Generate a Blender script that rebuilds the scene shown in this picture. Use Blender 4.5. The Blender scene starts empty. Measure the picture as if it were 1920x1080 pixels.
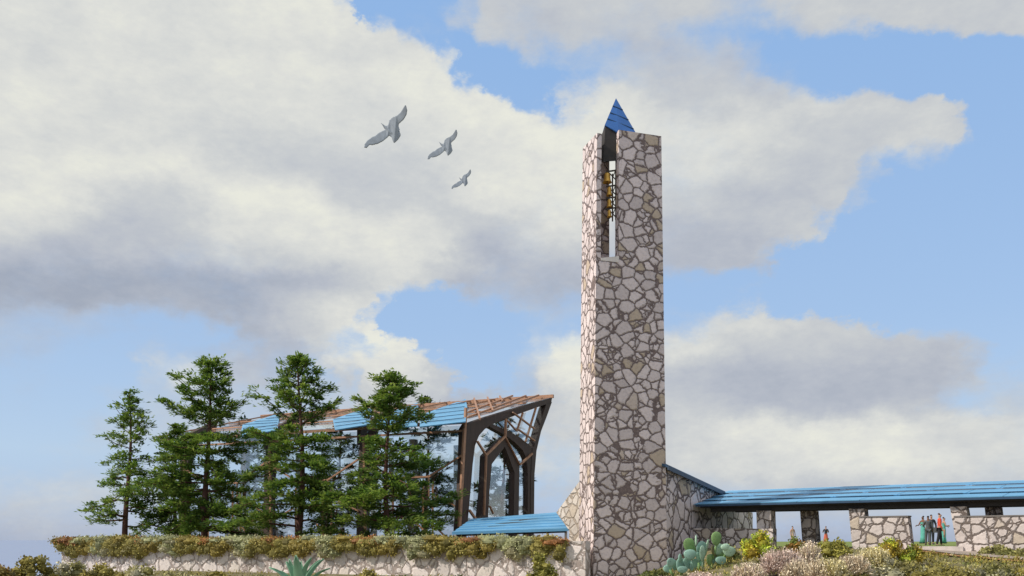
import bpy, bmesh, math, random
from mathutils import Vector, Matrix, noise as mnoise
R = math.radians
random.seed(7)
SC = bpy.context.scene
COL = SC.collection
# ------------------------------------------------------------------ camera, sky, sun, exposure
F = 1700.0; HY = 1012.0; EYE = 1.6          # focal length in photo pixels, horizon row, eye height
cam_d = bpy.data.cameras.new('camera'); cam = bpy.data.objects.new('camera', cam_d); COL.objects.link(cam)
cam.location = (0, 0, EYE); cam.rotation_euler = (R(90), 0, 0)
cam_d.sensor_width = 36; cam_d.lens = 36 * F / 1920; cam_d.shift_y = (HY - 540) / 1920
cam_d.clip_start = 0.1; cam_d.clip_end = 90000
SC.camera = cam
SUN_A, SUN_E = 15.5, 40
tosun = Vector((-math.cos(R(SUN_A)) * math.cos(R(SUN_E)), -math.sin(R(SUN_A)) * math.cos(R(SUN_E)), math.sin(R(SUN_E))))
sd = bpy.data.lights.new('sun', 'SUN'); sd.energy = 3.3; sd.angle = R(0.5); sd.color = (1, .93, .83)
sun = bpy.data.objects.new('sun', sd); COL.objects.link(sun)
sun.rotation_euler = tosun.to_track_quat('Z', 'Y').to_euler(); sun.location = (-30, 0, 40)
SC.view_settings.view_transform = 'Standard'; SC.view_settings.look = 'None'
SC.view_settings.exposure = 0; SC.view_settings.gamma = 1

def setup_world():
    w = bpy.data.worlds.new('World'); SC.world = w; w.use_nodes = True
    nt = w.node_tree; nt.nodes.clear(); L = nt.links.new
    def N(t, **k):
        n = nt.nodes.new(t)
        for a, v in k.items(): setattr(n, a, v)
        return n
    def M(op, a, b=None, clamp=False):
        n = N('ShaderNodeMath', operation=op, use_clamp=clamp)
        for i, v in enumerate((a, b)):
            if v is None: continue
            if isinstance(v, (int, float)): n.inputs[i].default_value = v
            else: L(v, n.inputs[i])
        return n.outputs[0]
    tc = N('ShaderNodeTexCoord'); D = tc.outputs['Generated']
    sky = N('ShaderNodeTexSky', sky_type='NISHITA', sun_disc=False)
    sky.sun_elevation = R(SUN_E); sky.sun_rotation = math.atan2(tosun.x, tosun.y)
    sky.altitude = 100; sky.air_density = 1.0; sky.dust_density = 0.6; sky.ozone_density = 2.0
    # clouds by direction: rows over tan(elevation), knots over tan(azimuth), written in reference rows/columns
    sep = N('ShaderNodeSeparateXYZ'); L(D, sep.inputs[0])
    ay = M('MAXIMUM', M('ABSOLUTE', sep.outputs[1]), 0.35)
    def noise(scale, det, rough=0.55, off=(0, 0, 0), sc=(1, 1, 1)):
        mp = N('ShaderNodeMapping'); mp.inputs['Location'].default_value = off; mp.inputs['Scale'].default_value = sc
        L(D, mp.inputs[0]); n = N('ShaderNodeTexNoise'); L(mp.outputs[0], n.inputs['Vector'])
        n.inputs['Scale'].default_value = scale; n.inputs['Detail'].default_value = det; n.inputs['Roughness'].default_value = rough
        return n
    wa = noise(5.5, 3, .5, (3, 1, 2)); wb = noise(22, 6, .62, (7, 4, 1), (1, 1, 1.3))
    s1 = N('ShaderNodeSeparateColor'); L(wa.outputs[1], s1.inputs[0]); s2 = N('ShaderNodeSeparateColor'); L(wb.outputs[1], s2.inputs[0])
    px = M('ADD', M('MULTIPLY', M('DIVIDE', sep.outputs[0], ay), F), 960)
    py = M('SUBTRACT', HY, M('MULTIPLY', M('DIVIDE', sep.outputs[2], ay), F))
    px = M('ADD', px, M('MULTIPLY', M('SUBTRACT', s1.outputs[0], .5), 70)); px = M('ADD', px, M('MULTIPLY', M('SUBTRACT', s2.outputs[0], .5), 170))
    py = M('ADD', py, M('MULTIPLY', M('SUBTRACT', s1.outputs[1], .5), 36)); py = M('ADD', py, M('MULTIPLY', M('SUBTRACT', s2.outputs[1], .5), 80))
    X0, X1 = -200.0, 2120.0
    u = M('DIVIDE', M('SUBTRACT', px, X0), X1 - X0, True)
    # (row, [(column, density, brightness), ...])
    rows = [
     (-60, [(0,1,.8),(640,1,.8),(680,0,.7),(840,0,.6),(890,1,.55),(1900,1,.6)]),
     (10, [(0,1,.85),(640,1,.9),(675,0,.8),(850,0,.6),(890,.9,.55),(1330,.9,.55),(1400,.35,.6),(1480,.8,.62),(1900,.9,.62)]),
     (60, [(0,1,.85),(690,1,.9),(725,0,.8),(830,0,.6),(870,.85,.6),(1250,.8,.58),(1310,.15,.6),(1430,.2,.6),(1480,.7,.6),(1640,.6,.6),(1690,.2,.6),(1790,.75,.6),(1920,.7,.6)]),
     (92, [(0,1,.85),(700,1,.85),(790,1,.95),(825,0,.9),(900,0,.6),(960,.55,.62),(1120,.3,.65),(1170,.45,.6),(1240,.75,.5),(1380,.75,.45),(1420,0,.6),(1520,-.0,.6),(1600,0,.6),(1800,0,.6)]),
     (135, [(0,1,.86),(800,1,.95),(840,.6,.9),(870,0,.9),(1000,.0,.7),(1060,.1,.75),(1150,.6,.7),(1230,.9,.5),(1390,.9,.45),(1430,.2,.6),(1500,0,.6),(1920,0,.6)]),
     (165, [(0,1,.86),(300,1,.8),(860,1,.96),(900,0,.9),(985,.1,.7),(1040,.4,.75),(1085,.8,.85),(1160,1,.8),(1230,1,.5),(1380,1,.45),(1470,.8,.72),(1520,.1,.7),(1600,0,.6)]),
     (205, [(0,1,.85),(230,1,.8),(640,1,.82),(960,1,.97),(1005,.15,.9),(1050,.25,.9),(1085,1,.95),(1200,1,.8),(1290,1,.55),(1360,1,.6),(1420,1,.85),(1560,1,.68),(1770,1,.66),(1815,0,.6)]),
     (260, [(0,1,.82),(170,1,.8),(290,1,.95),(380,1,.72),(560,1,.72),(760,1,.8),(900,1,.92),(1080,1,.97),(1240,1,.8),(1420,1,.88),(1560,1,.52),(1740,.9,.62),(1800,.8,.68),(1840,0,.6)]),
     (312, [(0,1,.88),(300,1,.98),(430,1,.72),(580,1,.6),(760,1,.62),(920,1,.92),(1080,1,.97),(1240,1,.85),(1380,1,.85),(1470,1,.5),(1620,.9,.6),(1660,.1,.6),(1700,.45,.75),(1740,.4,.75),(1770,0,.6)]),
     (370, [(0,1,.98),(130,1,1),(230,1,.6),(330,1,.62),(400,1,.95),(560,1,.98),(680,1,.62),(800,1,.62),(940,1,.95),(1080,1,.98),(1250,1,.65),(1400,1,.45),(1520,1,.55),(1590,.9,.68),(1630,0,.6)]),
     (428, [(0,1,.9),(110,1,.7),(200,1,.5),(300,1,.55),(400,1,.85),(640,1,.95),(780,1,.9),(900,1,.55),(980,1,.7),(1080,1,.82),(1260,1,.35),(1400,1,.42),(1500,.9,.7),(1550,0,.6)]),
     (478, [(0,1,.45),(140,1,.4),(330,1,.5),(480,1,.7),(680,1,.85),(830,1,.85),(900,1,.28),(980,1,.35),(1080,1,.5),(1250,1,.35),(1400,.9,.42),(1450,.1,.6)]),
     (525, [(0,1,.12),(400,1,.12),(620,1,.35),(700,.95,.8),(780,.5,.75),(880,.8,.35),(1070,1,.32),(1190,.3,.4),(1240,.1,.4)]),
     (565, [(0,1,.15),(300,1,.15),(460,1,.2),(530,1,.55),(690,1,.85),(715,0,.8),(870,0,.6),(940,.75,.4),(1040,.75,.4),(1090,.1,.5),(1300,0,.6),(1420,.3,.7),(1520,.2,.7),(1600,0,.6)]),
     (605, [(0,.55,.35),(150,.5,.4),(200,.1,.4),(390,.05,.3),(440,.9,.25),(540,1,.5),(670,1,.95),(700,.0,.8),(930,0,.6),(1020,.25,.7),(1250,.1,.7),(1350,.75,.9),(1450,1,.72),(1590,.8,.7),(1650,.3,.6),(1720,0,.6)]),
     (645, [(0,.45,.4),(130,.3,.4),(170,0,.4),(430,.0,.3),(480,.9,.35),(560,.9,.4),(610,.7,.95),(670,.1,.9),(735,.95,1),(790,.9,.98),(820,.1,.9),(1000,.1,.8),(1040,.8,1),(1100,.9,1),(1240,.9,.95),(1330,1,.85),(1400,1,.55),(1700,1,.5),(1800,.8,.5),(1850,.1,.5)]),
     (700, [(0,0,.4),(280,0,.6),(325,.95,1),(385,.4,.9),(430,.9,.4),(590,.5,.4),(620,.1,.6),(650,.9,.95),(820,.9,.9),(860,.15,.4),(960,.1,.4),(1010,.9,.95),(1090,1,1),(1240,.9,.55),(1400,1,.35),(1800,1,.35),(1840,.4,.4),(1900,.2,.5)]),
     (750, [(0,0,.4),(180,0,.5),(250,.6,.55),(400,.5,.45),(620,.6,.7),(760,.8,.6),(860,.7,.35),(980,.6,.4),(1080,.9,.8),(1240,.9,.6),(1500,1,.32),(1740,.9,.35),(1800,.3,.4),(1920,.5,.6)]),
     (805, [(0,0,.4),(150,0,.5),(230,.6,.6),(600,.5,.55),(900,.6,.6),(1060,.8,.7),(1240,.85,.6),(1360,.9,.8),(1460,1,1),(1620,1,1),(1750,.9,.8),(1920,.8,.8)]),
     (865, [(0,.05,.6),(180,.15,.6),(600,.4,.6),(1060,.55,.8),(1240,.8,.65),(1400,.9,.8),(1600,.95,.95),(1920,.9,.85)]),
     (920, [(0,.5,.75),(180,.55,.75),(300,.4,.7),(900,.4,.6),(1240,.6,.5),(1920,.8,.7)]),
     (965, [(0,.55,.6),(300,.4,.5),(900,.4,.35),(1400,.55,.5),(1920,.55,.5)]),
     (1010, [(0,.6,.28),(900,.6,.25),(1400,.6,.22),(1920,.6,.22)]),
    ]
    def lookup(uu, pv):
        prev = None; last = None
        for ry, kn in rows:
            cr = N('ShaderNodeValToRGB'); cr.color_ramp.interpolation = 'EASE'
            els = cr.color_ramp.elements
            while len(els) > 1: els.remove(els[-1])
            for i, (kx, kd, kb) in enumerate(kn):
                e = els[0] if i == 0 else els.new(0.5)
                e.position = (kx - X0) / (X1 - X0)
                if i == 0: e.position = 0
                e.color = (kd, kb, 0, 1)
            # elements re-sort themselves: set again in order
            for i, (kx, kd, kb) in enumerate(kn):
                els[i].position = max(0, (kx - X0) / (X1 - X0)); els[i].color = (kd, kb, 0, 1)
            L(uu, cr.inputs[0])
            if prev is None: prev = cr.outputs[0]
            else:
                mr = N('ShaderNodeMapRange', interpolation_type='SMOOTHSTEP'); L(pv, mr.inputs[0])
                mr.inputs[1].default_value = last; mr.inputs[2].default_value = ry
                mx = N('ShaderNodeMix', data_type='RGBA'); L(mr.outputs[0], mx.inputs[0]); L(prev, mx.inputs[6]); L(cr.outputs[0], mx.inputs[7])
                prev = mx.outputs[2]
            last = ry
        return prev
    la = lookup(M('ADD', u, .012), M('ADD', py, 9)); lb = lookup(M('SUBTRACT', u, .012), M('SUBTRACT', py, 9))
    av = N('ShaderNodeMix', data_type='RGBA'); av.inputs[0].default_value = .5; L(la, av.inputs[6]); L(lb, av.inputs[7]); prev = av.outputs[2]
    so = N('ShaderNodeSeparateColor'); L(prev, so.inputs[0])
    dens, bri = so.outputs[0], so.outputs[1]
    n1 = noise(9, 8, .6, (2, 8, 5), (1, 1, 1.5)); n2 = noise(14, 7, .6, (9, 2, 3), (1, 1, 1.6)); n3 = noise(70, 4, .65, (1, 1, 9), (1, 1, 2.2))
    d2 = M('ADD', dens, M('MULTIPLY', M('SUBTRACT', n1.outputs[0], .5), .95))
    mk = N('ShaderNodeMapRange', interpolation_type='SMOOTHSTEP')
    wn_ = noise(34, 6, .7, (4, 6, 8), (1, 1, 2.0)); d2 = M('ADD', d2, M('MULTIPLY', M('SUBTRACT', wn_.outputs[0], .5), .42))
    sw = noise(4, 2, .5, (5, 5, 3)); hw = N('ShaderNodeMapRange'); L(sw.outputs[0], hw.inputs[0])
    hw.inputs[1].default_value = .38; hw.inputs[2].default_value = .62; hw.inputs[3].default_value = .17; hw.inputs[4].default_value = .60
    L(d2, mk.inputs[0]); L(M('SUBTRACT', .5, hw.outputs[0]), mk.inputs[1]); L(M('ADD', .5, hw.outputs[0]), mk.inputs[2])
    b2 = M('ADD', M('SUBTRACT', M('MULTIPLY', bri, 1.08), .11), M('MULTIPLY', M('SUBTRACT', n2.outputs[0], .5), .62))
    b2 = M('ADD', b2, M('MULTIPLY', M('SUBTRACT', n3.outputs[0], .5), .22))
    cc = N('ShaderNodeValToRGB'); L(b2, cc.inputs[0]); e = cc.color_ramp.elements
    e[0].position = 0; e[0].color = (.365, .41, .50, 1); e[1].position = 1.0; e[1].color = (.81, .815, .735, 1)
    for p, c in ((.3, (.47, .505, .575)), (.6, (.585, .61, .63)), (.85, (.72, .73, .70))):
        k = e.new(p); k.color = (*c, 1)
    # clear sky: physical sky lightened towards the marine haze of the horizon
    sk = N('ShaderNodeMix', data_type='RGBA', blend_type='MULTIPLY'); sk.inputs[0].default_value = 1
    L(sky.outputs[0], sk.inputs[6]); sk.inputs[7].default_value = (.12, .12, .12, 1)
    hz = N('ShaderNodeMix', data_type='RGBA'); hz.inputs[0].default_value = .8; L(sk.outputs[2], hz.inputs[6])
    hr = N('ShaderNodeMapRange'); L(sep.outputs[2], hr.inputs[0]); hr.inputs[1].default_value = 0; hr.inputs[2].default_value = .5
    hc = N('ShaderNodeValToRGB'); L(hr.outputs[0], hc.inputs[0]); h = hc.color_ramp.elements
    h[0].position = 0; h[0].color = (.37, .49, .76, 1); h[1].position = 1; h[1].color = (.32, .53, .88, 1)
    k = h.new(.18); k.color = (.48, .63, .84, 1); k = h.new(.45); k.color = (.40, .58, .86, 1)
    L(hc.outputs[0], hz.inputs[7])
    fin = N('ShaderNodeMix', data_type='RGBA'); L(mk.outputs[0], fin.inputs[0]); L(hz.outputs[2], fin.inputs[6]); L(cc.outputs[0], fin.inputs[7])
    bg = N('ShaderNodeBackground'); L(fin.outputs[2], bg.inputs[0]); bg.inputs[1].default_value = 1.0
    out = N('ShaderNodeOutputWorld'); L(bg.outputs[0], out.inputs[0])
setup_world()

# ------------------------------------------------------------------ helpers
def P(x, y, D):            # photo column/row at distance D -> world point
    return Vector(((x - 960) / F * D, D, EYE + (HY - y) / F * D))
def hit(x, y, p0, n):      # same ray met with a plane of the building
    d = Vector(((x - 960) / F, 1, (HY - y) / F)); o = Vector((0, 0, EYE))
    return o + d * ((p0 - o).dot(n) / d.dot(n))
def tag(o, label=None, cat=None, group=None, kind=None):
    if label: o['label'] = label
    if cat: o['category'] = cat
    if group: o['group'] = group
    if kind: o['kind'] = kind
    return o
def empty(name, loc, label, cat, group=None):
    o = bpy.data.objects.new(name, None); COL.objects.link(o); o.location = loc; o.empty_display_size = .3
    return tag(o, label, cat, group)
def off(parent):
    v = Vector((0, 0, 0)); p = parent
    while p is not None: v += Vector(p.location); p = p.parent
    return v
def mk(name, verts, faces, mat, parent=None, smooth=False, origin=None, cols=None):
    """mesh object from world-space vertices; stored relative to its parent"""
    o0 = off(parent) if parent is not None else (Vector(origin) if origin is not None else Vector((0, 0, 0)))
    me = bpy.data.meshes.new(name); me.from_pydata([tuple(Vector(v) - o0) for v in verts], [], faces)
    me.materials.append(mat)
    if smooth: me.polygons.foreach_set('use_smooth', [True] * len(me.polygons))
    if cols is not None:
        a = me.color_attributes.new('Col', 'FLOAT_COLOR', 'POINT')
        a.data.foreach_set('color', [c for q in cols for c in (*q, 1)])
    me.update(); ob = bpy.data.objects.new(name, me); COL.objects.link(ob)
    if parent is not None: ob.parent = parent
    elif origin is not None: ob.location = origin
    return ob
class MB:
    def __init__(s): s.v = []; s.f = []; s.c = None
    def add(s, vs, fs):
        b = len(s.v); s.v += [Vector(v) for v in vs]; s.f += [tuple(i + b for i in f) for f in fs]
    def hexa(s, a):         # 8 points: bottom 4 (ccw), top 4
        s.add(a, [(3, 2, 1, 0), (4, 5, 6, 7), (0, 1, 5, 4), (1, 2, 6, 5), (2, 3, 7, 6), (3, 0, 4, 7)])
    def box(s, lo, hi):
        x0, y0, z0 = lo; x1, y1, z1 = hi
        s.hexa([(x0,y0,z0),(x1,y0,z0),(x1,y1,z0),(x0,y1,z0),(x0,y0,z1),(x1,y0,z1),(x1,y1,z1),(x0,y1,z1)])
    def bar(s, a, b, w, h=None, up=Vector((0, 0, 1))):
        a, b = Vector(a), Vector(b); h = h or w; d = (b - a).normalized(); r = d.cross(up)
        if r.length < .01: r = d.cross(Vector((0, 1, 0)))
        r.normalize(); t = r.cross(d); r *= w / 2; t *= h / 2
        s.hexa([a - r - t, a + r - t, a + r + t, a - r + t, b - r - t, b + r - t, b + r + t, b - r + t])
    def poly(s, pts, vec):  # outline given real thickness
        n = len(pts); vec = Vector(vec)
        nr = Vector((0, 0, 0))
        for i in range(n):
            nr += Vector(pts[i]).cross(Vector(pts[(i + 1) % n]))
        if nr.dot(vec) > 0: pts = pts[::-1]
        s.add(list(pts) + [Vector(p) + vec for p in pts],
              [tuple(range(n)), tuple(range(2 * n - 1, n - 1, -1))] + [(i, i + n, (i + 1) % n + n, (i + 1) % n) for i in range(n)])
    def tube(s, pts, rad, n=8, cap=True):
        pts = [Vector(p) for p in pts]; rings = []
        for i, p in enumerate(pts):
            d = (pts[min(i + 1, len(pts) - 1)] - pts[max(i - 1, 0)]).normalized()
            r = d.cross(Vector((.13, .97, .1))); r = r.normalized(); t = r.cross(d)
            rr = rad[i] if isinstance(rad, (list, tuple)) else rad
            rings.append([p + (r * math.cos(k * 2 * math.pi / n) + t * math.sin(k * 2 * math.pi / n)) * rr for k in range(n)])
        vs = [v for q in rings for v in q]; fs = []
        for i in range(len(pts) - 1):
            for k in range(n): fs.append((i*n+k, i*n+(k+1) % n, (i+1)*n+(k+1) % n, (i+1)*n+k))
        if cap: fs += [tuple(range(n))[::-1], tuple((len(pts)-1)*n + k for k in range(n))]
        s.add(vs, fs)
    def lathe(s, prof, c, n=16):
        c = Vector(c); vs = [c + Vector((r * math.cos(k*2*math.pi/n), r * math.sin(k*2*math.pi/n), z)) for r, z in prof for k in range(n)]
        s.add(vs, [(i*n+k, i*n+(k+1) % n, (i+1)*n+(k+1) % n, (i+1)*n+k) for i in range(len(prof)-1) for k in range(n)])
    def build(s, name, mat, parent=None, smooth=False, origin=None, cols=None):
        return mk(name, s.v, s.f, mat, parent, smooth, origin, cols)
def hull(name, pts, mat, parent):
    bm = bmesh.new()
    for p in pts: bm.verts.new(Vector(p) - off(parent))
    bmesh.ops.convex_hull(bm, input=bm.verts); me = bpy.data.meshes.new(name); bm.to_mesh(me); bm.free()
    me.materials.append(mat); o = bpy.data.objects.new(name, me); COL.objects.link(o); o.parent = parent
    return o
def bevel(o, w, seg=1):
    m = o.modifiers.new('bevel', 'BEVEL'); m.width = w; m.segments = seg; m.limit_method = 'ANGLE'; return o

# ------------------------------------------------------------------ materials
def newmat(name):
    m = bpy.data.materials.new(name); m.use_nodes = True; nt = m.node_tree
    return m, nt, nt.nodes['Principled BSDF'], nt.links.new
def nd(nt, t, **k):
    n = nt.nodes.new(t)
    for a, v in k.items(): setattr(n, a, v)
    return n
def ramp(nt, src, stops, interp='LINEAR'):
    r = nt.nodes.new('ShaderNodeValToRGB'); nt.links.new(src, r.inputs[0]); e = r.color_ramp.elements; r.color_ramp.interpolation = interp
    while len(e) > 1: e.remove(e[-1])
    e[0].position = stops[0][0]; e[0].color = (*stops[0][1], 1)
    for p, c in stops[1:]:
        k = e.new(p); k.color = (*c, 1)
    return r.outputs[0]
def noisen(nt, scale, det=4, rough=.55, coord='Object', sc=None):
    tc = nd(nt, 'ShaderNodeTexCoord'); n = nd(nt, 'ShaderNodeTexNoise'); src = tc.outputs[coord]
    if sc:
        mp = nd(nt, 'ShaderNodeMapping'); mp.inputs['Scale'].default_value = sc; nt.links.new(src, mp.inputs[0]); src = mp.outputs[0]
    nt.links.new(src, n.inputs['Vector']); n.inputs['Scale'].default_value = scale; n.inputs['Detail'].default_value = det; n.inputs['Roughness'].default_value = rough
    return n
def simple(name, col, rough=.7, var=.25, scale=3, metal=0, bump=0, sc=None):
    m, nt, b, L = newmat(name); n = noisen(nt, scale, 5, .6, sc=sc)
    c0 = tuple(c * (1 - var) for c in col); c1 = tuple(min(1, c * (1 + var)) for c in col)
    L(ramp(nt, n.outputs[0], [(.3, c0), (.7, c1)]), b.inputs['Base Color'])
    b.inputs['Roughness'].default_value = rough; b.inputs['Metallic'].default_value = metal
    if bump:
        bp = nd(nt, 'ShaderNodeBump'); bp.inputs['Strength'].default_value = bump; bp.inputs['Distance'].default_value = .02
        L(n.outputs[0], bp.inputs['Height']); L(bp.outputs[0], b.inputs['Normal'])
    return m
def stone_mat(name, scale, mortar, stones, tan, gap=.055, sc=(1, 1, 1), warp=.16, rnd=1.0, tanp=.86, split=.55):
    m, nt, b, L = newmat(name)
    tc = nd(nt, 'ShaderNodeTexCoord'); mp = nd(nt, 'ShaderNodeMapping'); mp.inputs['Scale'].default_value = sc; L(tc.outputs['Object'], mp.inputs[0])
    nz = nd(nt, 'ShaderNodeTexNoise'); L(mp.outputs[0], nz.inputs['Vector']); nz.inputs['Scale'].default_value = 2.6 * scale; nz.inputs['Detail'].default_value = 3; nz.inputs['Roughness'].default_value = .6
    v1 = nd(nt, 'ShaderNodeVectorMath', operation='SUBTRACT'); L(nz.outputs[1], v1.inputs[0]); v1.inputs[1].default_value = (.5, .5, .5)
    v2 = nd(nt, 'ShaderNodeVectorMath', operation='SCALE'); L(v1.outputs[0], v2.inputs[0]); v2.inputs['Scale'].default_value = warp / scale
    v3 = nd(nt, 'ShaderNodeVectorMath', operation='ADD'); L(mp.outputs[0], v3.inputs[0]); L(v2.outputs[0], v3.inputs[1])
    ve = nd(nt, 'ShaderNodeTexVoronoi', feature='DISTANCE_TO_EDGE'); vc = nd(nt, 'ShaderNodeTexVoronoi', feature='F1')
    for v in (ve, vc):
        L(v3.outputs[0], v.inputs['Vector']); v.inputs['Scale'].default_value = scale; v.inputs['Randomness'].default_value = rnd
    gn = nd(nt, 'ShaderNodeTexNoise'); L(mp.outputs[0], gn.inputs['Vector']); gn.inputs['Scale'].default_value = 1.3 * scale
    gw = nd(nt, 'ShaderNodeMath', operation='MULTIPLY_ADD'); L(gn.outputs[0], gw.inputs[0]); gw.inputs[1].default_value = gap * 1.6; gw.inputs[2].default_value = gap * .2
    d1 = nd(nt, 'ShaderNodeMath', operation='SUBTRACT'); L(ve.outputs[0], d1.inputs[0]); L(gw.outputs[0], d1.inputs[1])
    # some cells are split again into smaller stones
    ve2 = nd(nt, 'ShaderNodeTexVoronoi', feature='DISTANCE_TO_EDGE'); vc2 = nd(nt, 'ShaderNodeTexVoronoi', feature='F1')
    for v in (ve2, vc2): L(v3.outputs[0], v.inputs['Vector']); v.inputs['Scale'].default_value = scale * 1.45
    hf = nd(nt, 'ShaderNodeMath', operation='MULTIPLY'); L(ve2.outputs[0], hf.inputs[0]); hf.inputs[1].default_value = .95
    d2_ = nd(nt, 'ShaderNodeMath', operation='SUBTRACT'); L(hf.outputs[0], d2_.inputs[0]); L(gw.outputs[0], d2_.inputs[1])
    s0_ = nd(nt, 'ShaderNodeSeparateColor'); L(vc.outputs['Color'], s0_.inputs[0])
    big = nd(nt, 'ShaderNodeMath', operation='LESS_THAN'); L(s0_.outputs[2], big.inputs[0]); big.inputs[1].default_value = split
    dd = nd(nt, 'ShaderNodeMath', operation='ADD'); L(d2_.outputs[0], dd.inputs[0]); L(big.outputs[0], dd.inputs[1])
    df = nd(nt, 'ShaderNodeMath', operation='MINIMUM'); L(d1.outputs[0], df.inputs[0]); L(dd.outputs[0], df.inputs[1])
    cm = nd(nt, 'ShaderNodeMix', data_type='RGBA'); L(big.outputs[0], cm.inputs[0]); L(vc2.outputs['Color'], cm.inputs[6]); L(vc.outputs['Color'], cm.inputs[7])
    mr = nd(nt, 'ShaderNodeMapRange'); L(df.outputs[0], mr.inputs[0]); mr.inputs[1].default_value = -.006; mr.inputs[2].default_value = .010
    sp = nd(nt, 'ShaderNodeSeparateColor'); L(cm.outputs[2], sp.inputs[0])
    base = ramp(nt, sp.outputs[0], [(0, tuple(c * .84 for c in stones)), (.5, stones), (1, tuple(min(1, c * 1.12) for c in stones))])
    tn = ramp(nt, sp.outputs[1], [(0, (0, 0, 0)), (tanp, (0, 0, 0)), (tanp + .02, (1, 1, 1))])
    mx = nd(nt, 'ShaderNodeMix', data_type='RGBA'); L(tn, mx.inputs[0]); L(base, mx.inputs[6]); mx.inputs[7].default_value = (*tan, 1)
    fine = nd(nt, 'ShaderNodeTexNoise'); L(mp.outputs[0], fine.inputs['Vector']); fine.inputs['Scale'].default_value = 9; fine.inputs['Detail'].default_value = 7; fine.inputs['Roughness'].default_value = .65
    fr = ramp(nt, fine.outputs[0], [(.28, (.74, .73, .73)), (.5, (.97, .97, .97)), (.75, (1.06, 1.06, 1.05))])
    m2 = nd(nt, 'ShaderNodeMix', data_type='RGBA', blend_type='MULTIPLY'); m2.inputs[0].default_value = 1; L(mx.outputs[2], m2.inputs[6]); L(fr, m2.inputs[7])
    mo = ramp(nt, fine.outputs[0], [(.3, tuple(c * .7 for c in mortar)), (.7, tuple(c * 1.25 for c in mortar))])
    m3 = nd(nt, 'ShaderNodeMix', data_type='RGBA'); L(mr.outputs[0], m3.inputs[0]); L(mo, m3.inputs[6]); L(m2.outputs[2], m3.inputs[7])
    L(m3.outputs[2], b.inputs['Base Color']); b.inputs['Roughness'].default_value = .88
    dh = nd(nt, 'ShaderNodeMapRange', interpolation_type='SMOOTHSTEP'); L(df.outputs[0], dh.inputs[0]); dh.inputs[1].default_value = -.01; dh.inputs[2].default_value = .07
    hh = nd(nt, 'ShaderNodeMath', operation='MULTIPLY_ADD'); L(fine.outputs[0], hh.inputs[0]); hh.inputs[1].default_value = .35; L(dh.outputs[0], hh.inputs[2])
    hh2 = nd(nt, 'ShaderNodeMath', operation='MULTIPLY_ADD'); L(sp.outputs[2], hh2.inputs[0]); hh2.inputs[1].default_value = .5; L(hh.outputs[0], hh2.inputs[2])
    bp = nd(nt, 'ShaderNodeBump'); bp.inputs['Strength'].default_value = .8; bp.inputs['Distance'].default_value = .05; L(hh2.outputs[0], bp.inputs['Height']); L(bp.outputs[0], b.inputs['Normal'])
    return m
def leaf_mat(name, stops, use_attr=False, rough=.6, spec=.25, trans=0):
    m, nt, b, L = newmat(name); g = nd(nt, 'ShaderNodeNewGeometry')
    n = noisen(nt, .9, 3)
    a = nd(nt, 'ShaderNodeMath', operation='MULTIPLY_ADD'); L(n.outputs[0], a.inputs[0]); a.inputs[1].default_value = 1.1; a.inputs[2].default_value = -.3
    ad = nd(nt, 'ShaderNodeMath', operation='MULTIPLY_ADD'); L(g.outputs['Random Per Island'], ad.inputs[0]); ad.inputs[1].default_value = .5; L(a.outputs[0], ad.inputs[2])
    c = ramp(nt, ad.outputs[0], stops)
    if use_attr:
        at = nd(nt, 'ShaderNodeAttribute', attribute_name='Col')
        rv = ramp(nt, g.outputs['Random Per Island'], [(0, (.6, .6, .6)), (1, (1.35, 1.35, 1.3))])
        mx = nd(nt, 'ShaderNodeMix', data_type='RGBA', blend_type='MULTIPLY'); mx.inputs[0].default_value = 1; L(at.outputs['Color'], mx.inputs[6]); L(rv, mx.inputs[7]); c = mx.outputs[2]
    L(c, b.inputs['Base Color']); b.inputs['Roughness'].default_value = rough; b.inputs['Specular IOR Level'].default_value = spec
    if trans:
        t = nd(nt, 'ShaderNodeBsdfTranslucent'); hv = nd(nt, 'ShaderNodeMix', data_type='RGBA', blend_type='MULTIPLY'); hv.inputs[0].default_value = 1; L(c, hv.inputs[6]); hv.inputs[7].default_value = (1.25, 1.2, .7, 1); L(hv.outputs[2], t.inputs[0])
        mxs = nd(nt, 'ShaderNodeMixShader'); mxs.inputs[0].default_value = trans; L(b.outputs[0], mxs.inputs[1]); L(t.outputs[0], mxs.inputs[2]); L(mxs.outputs[0], nt.nodes['Material Output'].inputs[0])
    return m
STONE = stone_mat('rubble_stone', 2.0, (.21, .155, .145), (.80, .675, .655), (.62, .49, .38), gap=.05, sc=(.92, 1.75, 1.2), warp=.30, split=.84)
STONE_IN = STONE
STONE_S = stone_mat('rubble_stone_narrow', 1.45, (.16, .12, .112), (.74, .635, .62), (.54, .44, .34), gap=.045, sc=(1, .8, 1.0), tanp=.92, warp=.3, split=.75)
STONE_R = stone_mat('rubble_stone_arcade', 2.5, (.17, .135, .12), (.68, .60, .57), (.58, .49, .40), gap=.05, split=.7, warp=.32)
STONE_P = stone_mat('rubble_stone_sunlit_mortar', 1.55, (.40, .33, .30), (.80, .715, .68), (.76, .68, .62), gap=.045, sc=(1, 1, .9), split=.7, warp=.3)  # paler mortar: sunlight on the wall is put into the joint colour
STONE_T = stone_mat('rubble_stone_small', 2.6, (.42, .34, .27), (.68, .60, .53), (.62, .52, .42), gap=.05, split=.8)
ROOF = simple('blue_roof_metal', (.135, .37, .61), .5, .18, 1.1, bump=.1, sc=(.5, .5, 2.5))
ROOF_D = simple('blue_roof_shaded_edge', (.028, .075, .15), .5, .2, 2)  # roof blue darkened; shade on roof sides is put into the colour
ROOF_TOP = simple('deep_blue_tile', (.045, .17, .50), .45, .12, 1.5)
DARK = simple('dark_stained_timber', (.035, .03, .028), .7, .3, 4)
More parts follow.
